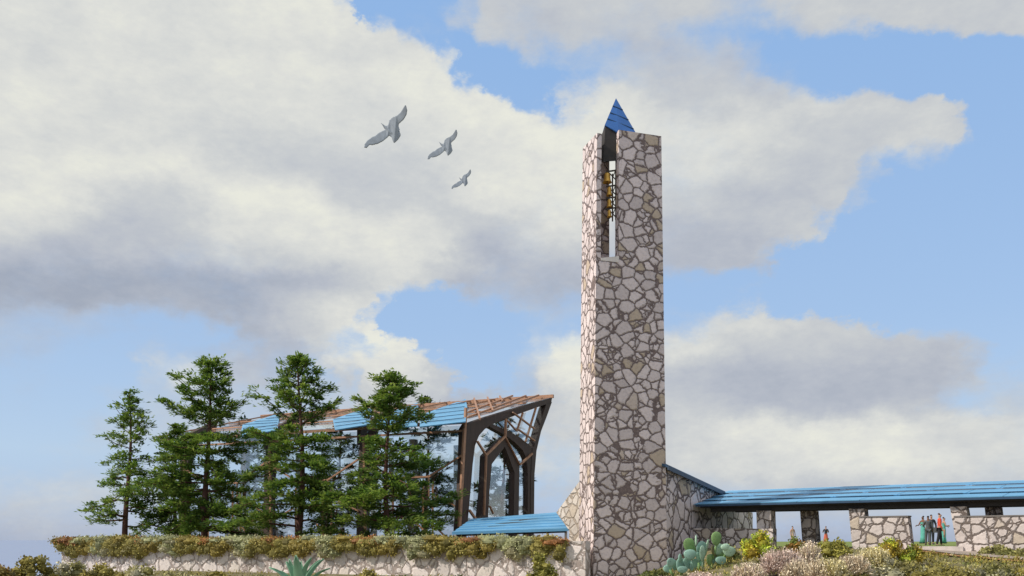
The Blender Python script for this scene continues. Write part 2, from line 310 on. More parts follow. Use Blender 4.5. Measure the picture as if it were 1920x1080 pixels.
TIMBER = simple('laminated_dark_timber', (.065, .04, .033), .65, .3, 2.5, sc=(6, 6, .5), bump=.2)
COPPER = simple('warm_redwood', (.42, .22, .13), .55, .25, 5)
WHITE = simple('white_paint', (.75, .72, .72), .5, .08)
BRONZE = simple('bronze', (.80, .47, .10), .38, .2, 6, metal=.55)
BARK = simple('pine_bark', (.12, .055, .042), .9, .45, 7, bump=.6, sc=(1, 1, .3))
def glass_mat():
    m = bpy.data.materials.new('clear_glass'); m.use_nodes = True; nt = m.node_tree; nt.nodes.clear(); L = nt.links.new
    t = nd(nt, 'ShaderNodeBsdfTransparent'); t.inputs[0].default_value = (.93, .965, .975, 1)
    g = nd(nt, 'ShaderNodeBsdfGlossy'); g.inputs[0].default_value = (.85, .9, .95, 1); g.inputs['Roughness'].default_value = .03
    lw = nd(nt, 'ShaderNodeLayerWeight'); lw.inputs[0].default_value = .5; pw = nd(nt, 'ShaderNodeMath', operation='POWER'); L(lw.outputs['Facing'], pw.inputs[0]); pw.inputs[1].default_value = 4
    a = nd(nt, 'ShaderNodeMath', operation='MULTIPLY_ADD', use_clamp=True); L(pw.outputs[0], a.inputs[0]); a.inputs[1].default_value = .7; a.inputs[2].default_value = .16
    mx = nd(nt, 'ShaderNodeMixShader'); L(a.outputs[0], mx.inputs[0]); L(t.outputs[0], mx.inputs[1]); L(g.outputs[0], mx.inputs[2])
    o = nd(nt, 'ShaderNodeOutputMaterial'); L(mx.outputs[0], o.inputs[0]); return m
GLASS = glass_mat()

# ------------------------------------------------------------------ terrain, lawn, path, sea
def lerp_tab(t, tab):
    if t <= tab[0][0]: return tab[0][1]
    for (a, va), (b, vb) in zip(tab, tab[1:]):
        if t <= b:
            k = (t - a) / (b - a); return va + (vb - va) * k
    return tab[-1][1]
def sst(a, b, t):
    t = max(0, min(1, (t - a) / (b - a))); return t * t * (3 - 2 * t)
def height(x, y):
    zr = lerp_tab(y, [(10, 0), (20, .15), (25, .55), (30, .98), (34, 1.24), (38, 1.27), (150, 1.3), (175, .4), (260, -46)])
    zl = lerp_tab(y, [(10, 0), (30, .1), (60, .15), (150, .2), (175, -1), (260, -46)])
    k = sst(4.0, 8.5, x); z = zl + (zr - zl) * k
    q = max(0, -x - 15.5 - .02 * y)
    z -= min(.045 * q * q, 46)
    z = max(z, -46.5)
    if y < 46 and z > -5: z += .10 * mnoise.noise(Vector((x * .35, y * .35, 0))) * sst(36, 28, y)
    return z
def axis(segs):
    out = []
    for a, b, n in segs: out += [a + (b - a) * i / n for i in range(n)]
    return out + [segs[-1][1]]
xs = axis([(-300, -60, 12), (-60, -25, 20), (-25, 30, 110), (30, 60, 15), (60, 400, 12)])
ys = axis([(-60, 0, 10), (0, 14, 14), (14, 52, 95), (52, 150, 16), (150, 280, 26)])
v = [(x, y, height(x, y)) for y in ys for x in xs]; nx = len(xs)
f = [(j*nx+i, j*nx+i+1, (j+1)*nx+i+1, (j+1)*nx+i) for j in range(len(ys)-1) for i in range(nx-1)]
gm, nt, b, L = newmat('dry_scrub_earth'); n = noisen(nt, 1.6, 8, .7)
L(ramp(nt, n.outputs[0], [(.3, (.10, .10, .035)), (.48, (.19, .165, .07)), (.6, (.30, .25, .16)), (.72, (.16, .16, .06))]), b.inputs['Base Color']); b.inputs['Roughness'].default_value = .95
bp = nd(nt, 'ShaderNodeBump'); bp.inputs['Distance'].default_value = .15; L(n.outputs[0], bp.inputs['Height']); L(bp.outputs[0], b.inputs['Normal'])
tag(mk('ground', v, f, gm, smooth=True), kind='structure')
LAWN = simple('mown_lawn', (.17, .22, .035), .9, .3, 1.2)
m = MB(); yy = [41, 60, 75, 100, 149]
for a, c in zip(yy, yy[1:]): m.add([(12, a, height(20, a)+.004), (120, a, height(20, a)+.004), (120, c, height(20, c)+.004), (12, c, height(20, c)+.004)], [(0, 1, 2, 3)])
tag(m.build('lawn', LAWN), kind='structure')
wm, nt, b, L = newmat('hazy_sea_water'); n = noisen(nt, .02, 6, .6)
L(ramp(nt, n.outputs[0], [(.3, (.22, .28, .44)), (.7, (.27, .33, .49))]), b.inputs['Base Color']); b.inputs['Roughness'].default_value = .38  # base colour carries the haze over the water
tag(mk('sea', [(-80000, 100, -44), (80000, 100, -44), (80000, 80000, -44), (-80000, 80000, -44), (-80000, -3000, -44), (80000, -3000, -44)], [(0, 1, 2, 3), (4, 5, 1, 0)], wm), kind='structure')
def strip(name, ctr, w, mat, dz):
    ctr = [Vector((*c, 0)) for c in ctr]; pts = []
    for a, c in zip(ctr, ctr[1:]):
        for k in range(8): pts.append(a.lerp(c, k / 8))
    pts.append(ctr[-1]); vs = []; fs = []
    for i, p in enumerate(pts):
        d = (pts[min(i+1, len(pts)-1)] - pts[max(i-1, 0)]).normalized(); s = Vector((-d.y, d.x, 0))
        for k in range(7):
            q = p + s * w * (k / 6 - .5); vs.append((q.x, q.y, height(q.x, q.y) + dz))
    fs = [(i*7+k, i*7+k+1, (i+1)*7+k+1, (i+1)*7+k) for i in range(len(pts)-1) for k in range(6)]
    return tag(mk(name, vs, fs, mat, smooth=True), kind='structure')
PATH = simple('pale_concrete_path', (.42, .35, .30), .85, .25, 1.3)
VERGE = simple('rusty_needle_litter', (.34, .17, .07), .95, .4, 3)
pc = [(15.4, 36), (15.6, 33.4), (16.1, 31.6), (17.2, 30.0), (19.2, 28.7), (23, 27.2)]
strip('path_verge', pc, 2.9, VERGE, .05); strip('path', pc, 2.0, PATH, .075)

# ------------------------------------------------------------------ raised court of the chapel and its retaining wall
WA = Vector((2.75, 34.0, 0)); WB = Vector((-23.35, 47.0, 0)); wd = (WB - WA).normalized(); wn = Vector((wd.y, -wd.x, 0)) * 1
if wn.y > 0: wn = -wn
ct = [WA - wn * .5 + wd * 7.0, WB - wn * .5, Vector((-27, 80, 0)), Vector((9, 80, 0)), Vector((8.5, 50, 0)), Vector((7, 47.2, 0)), Vector((-2.9, 47.2, 0))]
m = MB(); m.poly([Vector((p.x, p.y, 1.58)) for p in ct], (0, 0, -6.0)); tag(m.build('terrace', gm), kind='structure')
rw = empty('retaining_wall', (-10, 40.4, 0), 'long low retaining wall of pale irregular stones under the trailing plants, left of the tower', 'wall')
m = MB(); NW = 60
for i in range(NW):
    a = WA.lerp(WB, i / NW); c = WA.lerp(WB, (i + 1) / NW)
    if i == 0: m.add([a + wn*.0 + Vector((0,0,-4)), a - wn*.5 + Vector((0,0,-4)), a - wn*.5 + Vector((0,0,1.55)), a + Vector((0,0,1.55))], [(0, 3, 2, 1)])
    m.add([a+Vector((0,0,-4)), c+Vector((0,0,-4)), c+Vector((0,0,1.55)), a+Vector((0,0,1.55)), a-wn*.5+Vector((0,0,-4)), c-wn*.5+Vector((0,0,-4)), c-wn*.5+Vector((0,0,1.55)), a-wn*.5+Vector((0,0,1.55))],
          [(0, 1, 2, 3), (3, 2, 6, 7), (5, 4, 7, 6)])
m.add([WB+Vector((0,0,-4)), WB-wn*.5+Vector((0,0,-4)), WB-wn*.5+Vector((0,0,1.55)), WB+Vector((0,0,1.55))], [(0, 1, 2, 3)])
m.build('stone_face', STONE_P, rw)
# stone core behind the tower foot
# trailing plants along the top: lumpy mat of small leaves
def leaf(vs, fs, c, d, n, ln, w):
    """one leaf: bent diamond of two triangles pairs"""
    s = d.cross(n)
    if s.length < 1e-4: s = Vector((1, 0, 0))
    s.normalize(); b = len(vs)
    vs += [c, c + d * ln * .5 + s * w * .5 + n * w * .12, c + d * ln, c + d * ln * .5 - s * w * .5 + n * w * .12]
    fs.append((b, b + 1, b + 2, b + 3))
def rv():
    while True:
        q = Vector((random.uniform(-1, 1), random.uniform(-1, 1), random.uniform(-1, 1)))
        if .05 < q.length < 1: return q.normalized()
def lump(vs, fs, cols, c, r, n, ln, w, col, flat=False):
    """solid core + leaves over it"""
    b = len(vs); nu, nv = 9, 6
    for j in range(nv + 1):
        for i in range(nu):
            a = i * 2 * math.pi / nu; t = math.pi * j / nv
            q = Vector((math.cos(a) * math.sin(t), math.sin(a) * math.sin(t), math.cos(t)))
            k = .82 + .25 * mnoise.noise(q * 2 + c)
            vs.append(c + Vector((q.x * r.x, q.y * r.y, q.z * r.z)) * k)
    for j in range(nv):
        for i in range(nu): fs.append((b + j*nu+i, b + (j+1)*nu+i, b + (j+1)*nu+(i+1) % nu, b + j*nu+(i+1) % nu))
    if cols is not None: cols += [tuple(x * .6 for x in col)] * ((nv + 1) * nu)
    for _ in range(n):
        q = rv()
        p = c + Vector((q.x * r.x, q.y * r.y, q.z * r.z)) * random.uniform(.82, 1.08)
        d = (q + rv() * .9).normalized(); nn = (q + rv() * .4).normalized()
        b0 = len(vs); leaf(vs, fs, p, d, nn, ln * random.uniform(.6, 1.3), w * random.uniform(.7, 1.2))
        if cols is not None:
            k = random.uniform(.75, 1.3); cc = tuple(x * k for x in col); cols += [cc] * (len(vs) - b0)
vs, fs, cols = [], [], []
LW = (WB - WA).length
pal = {'sage': (.44, .45, .24), 'olive': (.34, .29, .08), 'rust': (.46, .21, .08), 'gold': (.38, .30, .08), 'straw': (.50, .46, .27)}
t = 1.0
while t < LW:
    ph = (t / 4.6) % 1.0; p = WA + wd * t; k = 1 + .25 * t / LW
    def col_at(ph, low):
        if ph < .30: return pal['rust'] if not low and random.random() < .8 else pal['olive']
        if ph < .5: return pal['olive'] if low else pal['gold']
        if ph < .75: return pal['sage'] if random.random() < .7 else pal['straw']
        return pal['gold'] if low else pal['sage']
    for s in range(2):
        c = p - wn * random.uniform(-.2, .55) + Vector((0, 0, 1.55 + random.uniform(-.08, .10) - (.06 if ph < .3 else 0)))
        lump(vs, fs, cols, c, Vector((random.uniform(.3, .5), random.uniform(.3, .45), random.uniform(.12, .19))) * k, 80, .085 * k, .05 * k, col_at(ph, False))
    dep = .06 + .40 * abs(math.sin(ph * math.pi * 2.3 + .6)) + random.uniform(-.12, .2)
    if .28 < ph < .40: dep += .22
    z = 1.45
    while z > 1.55 - dep * k:
        c = p + wn * random.uniform(.05, .22) + Vector((random.uniform(-.15, .15), 0, z))
        lump(vs, fs, cols, c, Vector((random.uniform(.22, .36), .24, random.uniform(.16, .26))) * k, 60, .085 * k, .05 * k, col_at(ph + random.uniform(-.04, .04), True))
        z -= .15
    t += .27
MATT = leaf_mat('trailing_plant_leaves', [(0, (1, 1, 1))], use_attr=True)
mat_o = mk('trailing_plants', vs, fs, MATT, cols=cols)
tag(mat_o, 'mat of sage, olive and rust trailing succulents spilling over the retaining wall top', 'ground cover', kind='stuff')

# ------------------------------------------------------------------ bell tower
TC0 = Vector((3.1, 34.5, 0)); tb = R(18); tf = Vector((math.cos(tb), math.sin(tb), 0)); tg = Vector((-math.sin(tb), math.cos(tb), 0))
ZT = EYE + 765 / F * 35.0
def tw(p, q, z):     # tower coordinates: p across the front, q into depth
    k = z / ZT
    w0, w1 = 3.13, 2.72; o = .15 * k; W = w0 + (w1 - w0) * k; l = 1.5 + (1.42 - 1.5) * k
    return TC0 + tf * (o + W * p) + tg * (l * q) + Vector((0, 0, z))
def tbox(m, p0, p1, q0, q1, z0, z1, z1b=None):
    n = max(1, int((z1 - z0) / 4))
    a = [(p0, q0), (p1, q0), (p1, q1), (p0, q1)]
    m.hexa([tw(p, q, z0) for p, q in a] + [tw(p, q, z1 if (z1b is None or p == p0) else z1b) for p, q in a])
tower = empty('bell_tower', (3.1, 34.5, 0), 'tall tapering fieldstone bell tower with a blue pointed cap and open belfry slot', 'tower')
ZS = 12.25
m = MB(); tbox(m, 0, 1, 0, 1, -1.5, ZS); m.build('shaft', STONE, tower)
m = MB(); tbox(m, 0, .07, 0.002, 1, ZS, ZT - .25); m.build('side_pier', STONE, tower)
m = MB(); tbox(m, .335, 1, .001, .24, ZS, ZT); tbox(m, .9, .999, .24, .8, ZS, ZT - .03); m.build('front_pier', STONE, tower)
m = MB(); tbox(m, .07, .375, .8, .999, ZS, ZT - .6); tbox(m, .66, .999, .8, .999, ZS, ZT - .1); m.build('rear_wall', STONE_IN, tower)
PALE = simple('sunlit_sill_stone', (.78, .70, .65), .8, .12)  # sunlight on the sill is put into this pale colour
m = MB(); tbox(m, .0705, .3345, -.012, .5, ZS + .002, ZS + .10, ZS + .24); m.build('belfry_sill', PALE, tower)
A = P(1155, 184, 35.5)
P1, P2, P3 = P(1134, 234, 34.95), P(1160, 249, 34.98), P(1191, 247, 35.3)
P4, P5 = P(1126, 262, 36.0), P(1190, 262, 36.3)
rf = MB(); up = Vector((0, 0, .0))
rf.add([A, P1, P2, P3, P4, P5], [(0, 1, 2, 3), (0, 4, 1), (0, 3, 5), (0, 5, 4)])
ro = rf.build('roof_cap', ROOF_TOP, tower); s = ro.modifiers.new('thickness', 'SOLIDIFY'); s.thickness = .05; s.offset = -1
m = MB()
for k in (.3, .55, .78):      # standing laps of the cap, parallel with its lower front edge
    a0 = A.lerp(P1, k); 
    b0 = A.lerp(P3, min(1, k * 1.18)) 
    a0 = a0 + Vector((0, -.015, 0)); b0 = b0 + Vector((0, -.015, 0)); m.bar(a0, b0, .025, .03)
m.build('roof_lap', ROOF_D, tower)
hull('belfry_shade_block', [P(1135, 236, 35.02), P(1159, 250, 35.05), P(1160, 301, 35.05), P(1131, 303, 35.02), P(1127, 255, 35.3), P(1127, 303, 35.3), P(1166, 255, 35.9), P(1166, 301, 35.9), P(1135, 303, 35.9), P(1135, 240, 35.9)], DARK, tower)  # added dark block, stands in for the shaded hollow under the cap
# bells and their frame
bc = lambda x, y, D=35.12: P(x, y, D)
m = MB()
fx = 1152.5
m.bar(bc(fx + 2.5, 318), bc(fx + 2.5, 412), .07); m.bar(bc(fx - 4, 326, 35.3), bc(fx - 4, 415, 35.3), .05)
for y0 in (322, 350, 372, 392):
    m.bar(bc(1136, y0), bc(fx + 5, y0 - 3), .05, .05); m.bar(bc(1142, y0 + 2), bc(fx + 3, y0 + 16), .035)
    m.bar(bc(fx + 3, y0 - 6), bc(fx - 5, y0 + 14), .035)
m.build('bell_frame', simple('dark_bronze_frame', (.05, .028, .012), .5, .3), tower)
for i, (x, y, r, h, lab) in enumerate([(1138.5, 325, .15, .36, 'largest bronze bell at the top of the belfry slot'), (1142.5, 351, .10, .33, 'second bronze bell hanging just below the largest one in the belfry'),
        (1142.5, 374, .095, .31, 'third bronze bell down in the belfry slot'), (1142.5, 394, .085, .27, 'lowest and smallest bronze bell in the belfry slot')]):
    c = bc(x, y); B = empty('bell', c, lab, 'bell', 'bells hanging in the belfry')
    m = MB(); m.lathe([(.012, .02), (r*.55, 0), (r*.8, -h*.12), (r*.85, -h*.6), (r, -h*.85), (r*1.22, -h), (r*1.1, -h), (r*.75, -h*.6), (.01, -h*.1)], c, 16); m.build('bell_shell', BRONZE, B, True)
    m = MB(); m.tube([c + Vector((0, 0, -h*.2)), c + Vector((0, 0, -h*1.15))], [.012, .014], 6); m.lathe([(.001, -h*1.05), (.03, -h*1.12), (.03, -h*1.2), (.001, -h*1.28)], c, 8); m.build('clapper', DARK, B, True)

# buttress between tower and entrance roof
bt = empty('stone_buttress', P(1075, 1012, 38.2) + Vector((0, 0, -1.4)), 'sloping pale stone buttress wall leaning on the left side of the tower', 'wall')
m = MB(); m.poly([P(x, y, d) for x, y, d in ((1043, 961, 38.4), (1086, 903, 37.0), (1100, 903, 36.6), (1100, 1066, 36.6), (1067, 1066, 37.6), (1067, 994, 37.6))], Vector((.35, .75, 0))); m.build('stone_face', STONE_T, bt)

# ------------------------------------------------------------------ low blue entrance roof
er = empty('entrance_canopy', P(960, 1012, 40) + Vector((0, 0, -1.4)), 'low blue shingled canopy roof on slim posts between the chapel and the tower', 'canopy')
Q = [P(848, 999, 38.6), P(1066, 992, 37.9), P(1044, 961, 42.5), P(884, 973, 44)]
nrow = 6; nr = (Q[1] - Q[0]).cross(Q[3] - Q[0]).normalized()
m = MB(); lap = MB()
for i in range(nrow):
    a0, a1 = Q[0].lerp(Q[3], i / nrow), Q[1].lerp(Q[2], i / nrow); b0, b1 = Q[0].lerp(Q[3], (i + 1.15) / nrow), Q[1].lerp(Q[2], (i + 1.15) / nrow)
    m.poly([a0 + nr * .035, a1 + nr * .035, b1 - nr * .005, b0 - nr * .005], -nr * .05)
m.build('shingles', ROOF, er)
m = MB(); m.poly([Q[0] - nr*.03 + Vector((.15,.15,0)), Q[1] - nr*.03 + Vector((-.1,.15,0)), Q[2] - nr*.03, Q[3] - nr*.03], -nr * .12); m.build('roof_deck', DARK, er)
m = MB(); m.bar(Q[0] + Vector((0, -.04, -.02)), Q[1] + Vector((0, -.04, -.02)), .06, .12); m.build('gutter', ROOF, er)
for x, y, D in ((853, 1000, 39.2), (921, 999, 39.0), (988, 997, 38.8), (1027, 996, 38.6), (1061, 995, 38.4)):
    c = P(x, y, D); m = MB(); m.bar((c.x, c.y, .0), (c.x, c.y, c.z - .02), .11); m.build('post', WHITE if x > 1000 or x < 900 else COPPER, er)

# ------------------------------------------------------------------ chapel
cL = Vector((-2.48, 48.0, 0)); cR = Vector((1.3, 53.0, 0)); cf = Vector((-20.4, 56.0, 0)); cdir = (cf - cL); cspan = cdir.length; cdir.normalize()
pn = (cR - cL).normalized(); pn = Vector((pn.y, -pn.x, 0)); pnb = -pn        # pn faces the camera side
if pn.y > 0: pn = -pn
sn = Vector((cdir.y, -cdir.x, 0));
if sn.y > 0: sn = -sn
def pp(X, Y, push=0):  # portal plane from the close view
    return hit(780 + X / 3.176, 700 + Y / 3.176, cL + pn * push, pn)
ch = empty('glass_chapel', (-9, 52, 1.58), 'timber and glass chapel with blue roof panels and pointed dark portal behind the pines', 'chapel')
thick = -pn * .45
def portal(parent):
    out = []
    m = MB(); m.poly([pp(*q) for q in ((258,990),(300,990),(308,885),(325,700),(338,540),(352,430),(375,372),(410,332),(455,303),(640,232),(775,184),(806,172),(811,143),(800,145),(420,262),(310,300),(292,330),(285,600))], thick)
    out.append(m.build('portal_frame', TIMBER, parent))
    m = MB(); m.poly([pp(x, y, -.02) for x, y in ((775,184),(740,300),(705,430),(694,447),(692,480),(685,600),(680,990),(702,990),(706,600),(718,460),(745,345),(777,262),(810,170))], thick)
    m.poly([pp(x, y, -.05) for x, y in ((448,298),(540,338),(620,383),(698,446),(693,990),(666,990),(667,600),(659,510),(636,458),(588,410),(528,366),(440,318))], thick * .8)
    out.append(m.build('portal_frame', TIMBER, parent))
    m = MB(); m.poly([pp(x, y, .05) for x, y in ((388,990),(390,850),(405,700),(415,490),(530,378),(545,395),(617,545),(612,830),(612,990),(583,990),(583,830),(587,590),(530,436),(452,540),(438,700),(430,845),(428,990))], thick * .9)
    out.append(m.build('door_frame', TIMBER, parent))
    return out
portal(ch)
m = MB()
for a, c, w in (((535,275),(531,378),.09), ((365,405),(418,488),.09), ((692,478),(618,545),.09), ((418,487),(530,376),.10), ((530,376),(618,545),.04), ((405,845),(418,490),.06),
             ((318,815),(355,868),.11), ((258,915),(290,330),.18), ((292,330),(296,205),.12), ((575,232),(705,330),.07), ((610,335),(706,402),.07), ((714,205),(652,408),.07), ((636,235),(600,345),.06), ((438,790),(460,835),.05), ((535,272),(600,345),.05)):
    m.bar(pp(*a, .10), pp(*c, .10), w, .12, pn)
m.build('glazing_bar', COPPER, ch)
m = MB(); m.poly([pp(x, y, -.25) for x, y in ((296,990),(340,470),(455,310),(640,440),(668,560),(668,990))], -pn * .02); m.build('glass_pane', GLASS, ch)
m = MB(); m.poly([pp(x, y, -.25) for x, y in ((458,305),(775,188),(700,440))], -pn * .02); m.build('glass_pane', GLASS, ch)
# side wall: big timber frames leaning out, glazing bars, glass
ze = EYE + (HY - 793) / F * 48
def side(s, z, o=0): return cL + cdir * s + Vector((0, 0, z)) + sn * o
Tt = hit(1035, 745, cL, pn)                    # ridge tip over the portal
for k in (1, 2, 3):
    s = cspan * k / 3
    m = MB(); m.poly([side(s - .28, 1.5), side(s + .30, 1.5), side(s + .20, 5.0), side(s + .05, ze - .5), side(s - .9, ze), side(s - .6, ze - .9), side(s - .2, 5.0)], -sn * .5)
    m.poly([side(s, ze - .9), side(s, ze + .1), side(s, 9.4) - sn * 3.2, side(s, 8.6) - sn * 3.0], cdir * .25)
    m.build('side_frame', TIMBER, ch)
    m = MB(); m.bar(side(s - .36, 1.5, .05), side(s - .24, ze - .5, .05), .12, .12); m.build('glazing_bar', COPPER, ch)
    # matching frames of the far side
    m = MB(); fo = -sn * 5.6; m.poly([side(s - .28, 1.5) + fo, side(s + .28, 1.5) + fo, side(s + .2, ze) + fo, side(s - .2, ze) + fo], -sn * .4); m.build('side_frame', TIMBER, ch)
m = MB()
for k in range(3):
    s0 = cspan * k / 3; w = cspan / 3
    for s in (.3, .39, .68): m.bar(side(s0 + w * s, 1.5, 0), side(s0 + w * s, 4.6, 0), .10)
    m.bar(side(s0 + .1, 6.1, .06), side(s0 + w * .33, 5.0, .06), .09); m.bar(side(s0 + w * .33, 5.0, .06), side(s0 + w * .66, 5.0, .06), .09); m.bar(side(s0 + w * .66, 5.0, .06), side(s0 + w, 6.1, .06), .09)
    m.bar(side(s0 + w * .33, 5.0, .06), side(s0 + w * .33, 3.6, .06), .07); m.bar(side(s0 + .1, 3.2, .06), side(s0 + w * .3, 4.0, .06), .07); m.bar(side(s0 + w * .7, 3.4, .06), side(s0 + w, 2.6, .06), .07)
    m.bar(side(s0 + w * .15, 1.6, .06), side(s0 + w * .3, 2.5, .06), .08); m.bar(side(s0 + w * .45, 2.5, .06), side(s0 + w * .3, 1.7, .06), .08)
m.bar(side(0, ze - .42, .08), side(cspan + 1.2, ze - .42, .08), .12, .10); m.bar(side(0, ze + .02, .1), side(cspan + 1.6, ze + .02, .1), .1, .16)
m.build('glazing_bar', COPPER, ch)
for k in range(3):
    m = MB(); s0 = cspan * k / 3; m.poly([side(s0 + .32, 1.6, -.2), side(s0 + cspan/3 - .3, 1.6, -.2), side(s0 + cspan/3 - .3, ze - .1, -.2), side(s0 + .32, ze - .1, -.2)], -sn * .02); m.build('glass_pane', GLASS, ch)
# grey upright strips set behind the glazing
CONC = simple('pale_concrete', (.42, .41, .43), .85, .12)
m = MB()
for s, w in ((1.1, .75), (cspan/3 - .75, .3), (cspan/3 + .4, .35), (cspan*2/3 + -.7, .3)):
    m = MB(); m.poly([side(s, 1.5, -2.2), side(s + w, 1.5, -2.2), side(s + w, ze - .9, -2.2), side(s, ze - .9, -2.2)], -sn * .12); m.build('inner_strip', CONC, ch)
# roof slope
e0 = side(0, ze + .12, .25); rn = (Tt - e0).cross(cdir); rn.normalize()
if rn.z < 0: rn = -rn
def rp(x, y, push=0): return hit(x, y, e0 + rn * push, rn)
ridge = lambda s: Tt + cdir * s
RL = (cspan + 2.2)
GL = [((877, 790), (880, 748), (1030, 742)), ]
m = MB(); m.poly([e0 + rn*.0, Tt, ridge(RL), e0 + cdir * RL], -rn * .02); m.build('roof_glass', GLASS, ch)
m = MB()
m.bar(Tt + rn*.06 - cdir*.1, ridge(RL) + rn*.06, .16, .2)
m.bar(e0.lerp(Tt, .33) + rn*.06, e0.lerp(Tt, .33) + cdir*RL + rn*.06, .07, .09); m.bar(e0.lerp(Tt, .68) + rn*.06, e0.lerp(Tt, .68) + cdir*RL + rn*.06, .07, .09)
m.build('ridge_beam', COPPER, ch)
m = MB(); ns = 13
for i in range(ns):
    s = RL * (i + .9) / ns
    if s < 3.6: continue
    lo, hi = e0 + cdir * s, ridge(s - 1.1)
    a = .0 if i % 4 == 0 else .72
    m.bar(lo.lerp(hi, a) + rn * .08, lo.lerp(hi, 1.03) + rn * .14, .08, .08)
for a, c in (((889,747),(900,786)), ((914,745),(924,770)), ((937,743),(942,752)), ((879,772),(961,742)), ((876,783),(986,742)), ((923,771),(1010,741))):
    m.bar(rp(*a, .2), rp(*c, .2), .09, .1)
m.build('rafter', COPPER, ch)
def panel(pts):
    q = [rp(x, y, .12) for x, y in pts]; mb = MB(); mb.poly(q, -rn * .06); o = mb.build('roof_panel', ROOF, ch); return o
for pts in (((789, 778), (830, 763), (873, 748), (876, 762), (873, 790), (787, 800)), ((708, 782), (742, 769), (782, 755), (784, 760), (782, 798), (704, 802)), ((624, 786), (692, 763), (697, 766), (694, 795), (628, 806)), ((455, 796), (520, 776), (524, 778), (520, 806), (450, 818))):
    panel(pts)
    n = len(pts); tx = pts[1 if len(pts) == 5 or n == 6 else 1]
    A_, B_, C_ = Vector(pts[0]), Vector(pts[2]), Vector(pts[-2]); D_ = Vector(pts[-1])
    for k in range(1, 6):     # laps parallel with the eave
        y = k / 6; l = D_.lerp(A_, min(1, y * 2.0)) if y < .5 else A_.lerp(B_, (y - .5) * 1.85); r = C_.lerp(B_, y)
        l += (r - l) * .03; r += (l - r) * .03
        mb = MB(); mb.bar(rp(l.x, l.y, .16), rp(r.x, r.y, .16), .035, .03, rn)
        mb.build('shingle_lap', ROOF_D, ch)

# small gabled building behind
hb = empty('garden_building', (-16.6, 61, 1.58), 'small pale building with a brown gabled roof, glimpsed low between the pine trunks', 'building')
m = MB(); c = P(472, 1012, 61); m.box((c.x - 1.5, 60, 1.0), (c.x + 1.5, 63, 2.25)); m.build('wall', CONC, hb)
m = MB()
for sx in (-1.05, .55):
    m.poly([(c.x + sx - .75, 59.8, 2.2), (c.x + sx + .85, 59.8, 2.2), (c.x + sx + .05, 59.8, 3.0)], (0, 3.4, 0))
m.build('roof', simple('brown_shingle', (.20, .16, .13), .9, .3, 5), hb)

# ------------------------------------------------------------------ gallery on the right: wall, roofs, piers
def stone_prism(m, a, b, th, z0, z1, z1b=None):   # wall from a to b (xy), thickness to the back
    a = Vector(a).to_3d() if len(a) == 2 else Vector(a); b = Vector(b).to_3d() if len(b) == 2 else Vector(b)
    d = (b - a).normalized(); n = Vector((-d.y, d.x, 0)) * th; z1b = z1 if z1b is None else z1b
    m.hexa([(a.x, a.y, z0), (b.x, b.y, z0), (b.x + n.x, b.y + n.y, z0), (a.x + n.x, a.y + n.y, z0), (a.x, a.y, z1), (b.x, b.y, z1b), (b.x + n.x, b.y + n.y, z1b), (a.x + n.x, a.y + n.y, z1)])
g0 = Vector((5.95, 35.45, 0)); g1 = Vector((10.13, 42.5, 0)); gd = (g1 - g0).normalized(); gn = Vector((gd.y, -gd.x, 0))   # gn faces the arcade
ZW, ZW2 = 4.42, 3.62; HL = (g1 - g0).length
gw = empty('side_hall', (8, 39, .6), 'fieldstone side hall wall in shade running back from the tower to the arcade', 'building')
m = MB(); th = -gn * .6; zl_ = lambda s: ZW + (ZW2 - ZW) * s / HL
for s0, s1, za, zb in ((0, HL - .3, ZW, zl_(HL - .3)), (HL - .3, 12.3, 2.98, 2.98)):
    a, b2 = g0 + gd * s0, g0 + gd * s1; Z = lambda z: Vector((0, 0, z))
    m.hexa([a + Z(-1), b2 + Z(-1), b2 + th + Z(-1), a + th + Z(-1), a + Z(za), b2 + Z(zb), b2 + th + Z(zb), a + th + Z(za)])
m.build('wall', STONE_S, gw)
m = MB(); a = g0 + gn * .2 - gd * .1 + Vector((0, 0, ZW)); b2 = g0 + gd * (HL - .1) + gn * .2 + Vector((0, 0, zl_(HL)))
for k in range(3):
    u = Vector((0, 0, .05 + .09 * k)); m.poly([a - gn*.14*k + u, b2 - gn*.14*k + u, b2 - gn * 1.6 + Vector((0,0,.42)), a - gn * 1.6 + Vector((0,0,.42))], (0, 0, -.06))
m.build('roof', ROOF_D, gw)
m = MB(); m.bar(a + Vector((0, 0, -.03)), b2 + Vector((0, 0, -.03)), .06, .15); m.build('fascia', simple('shaded_blue_fascia', (.02, .045, .09), .5, .2), gw)  # fascia blue darkened: the shade on this side is painted in
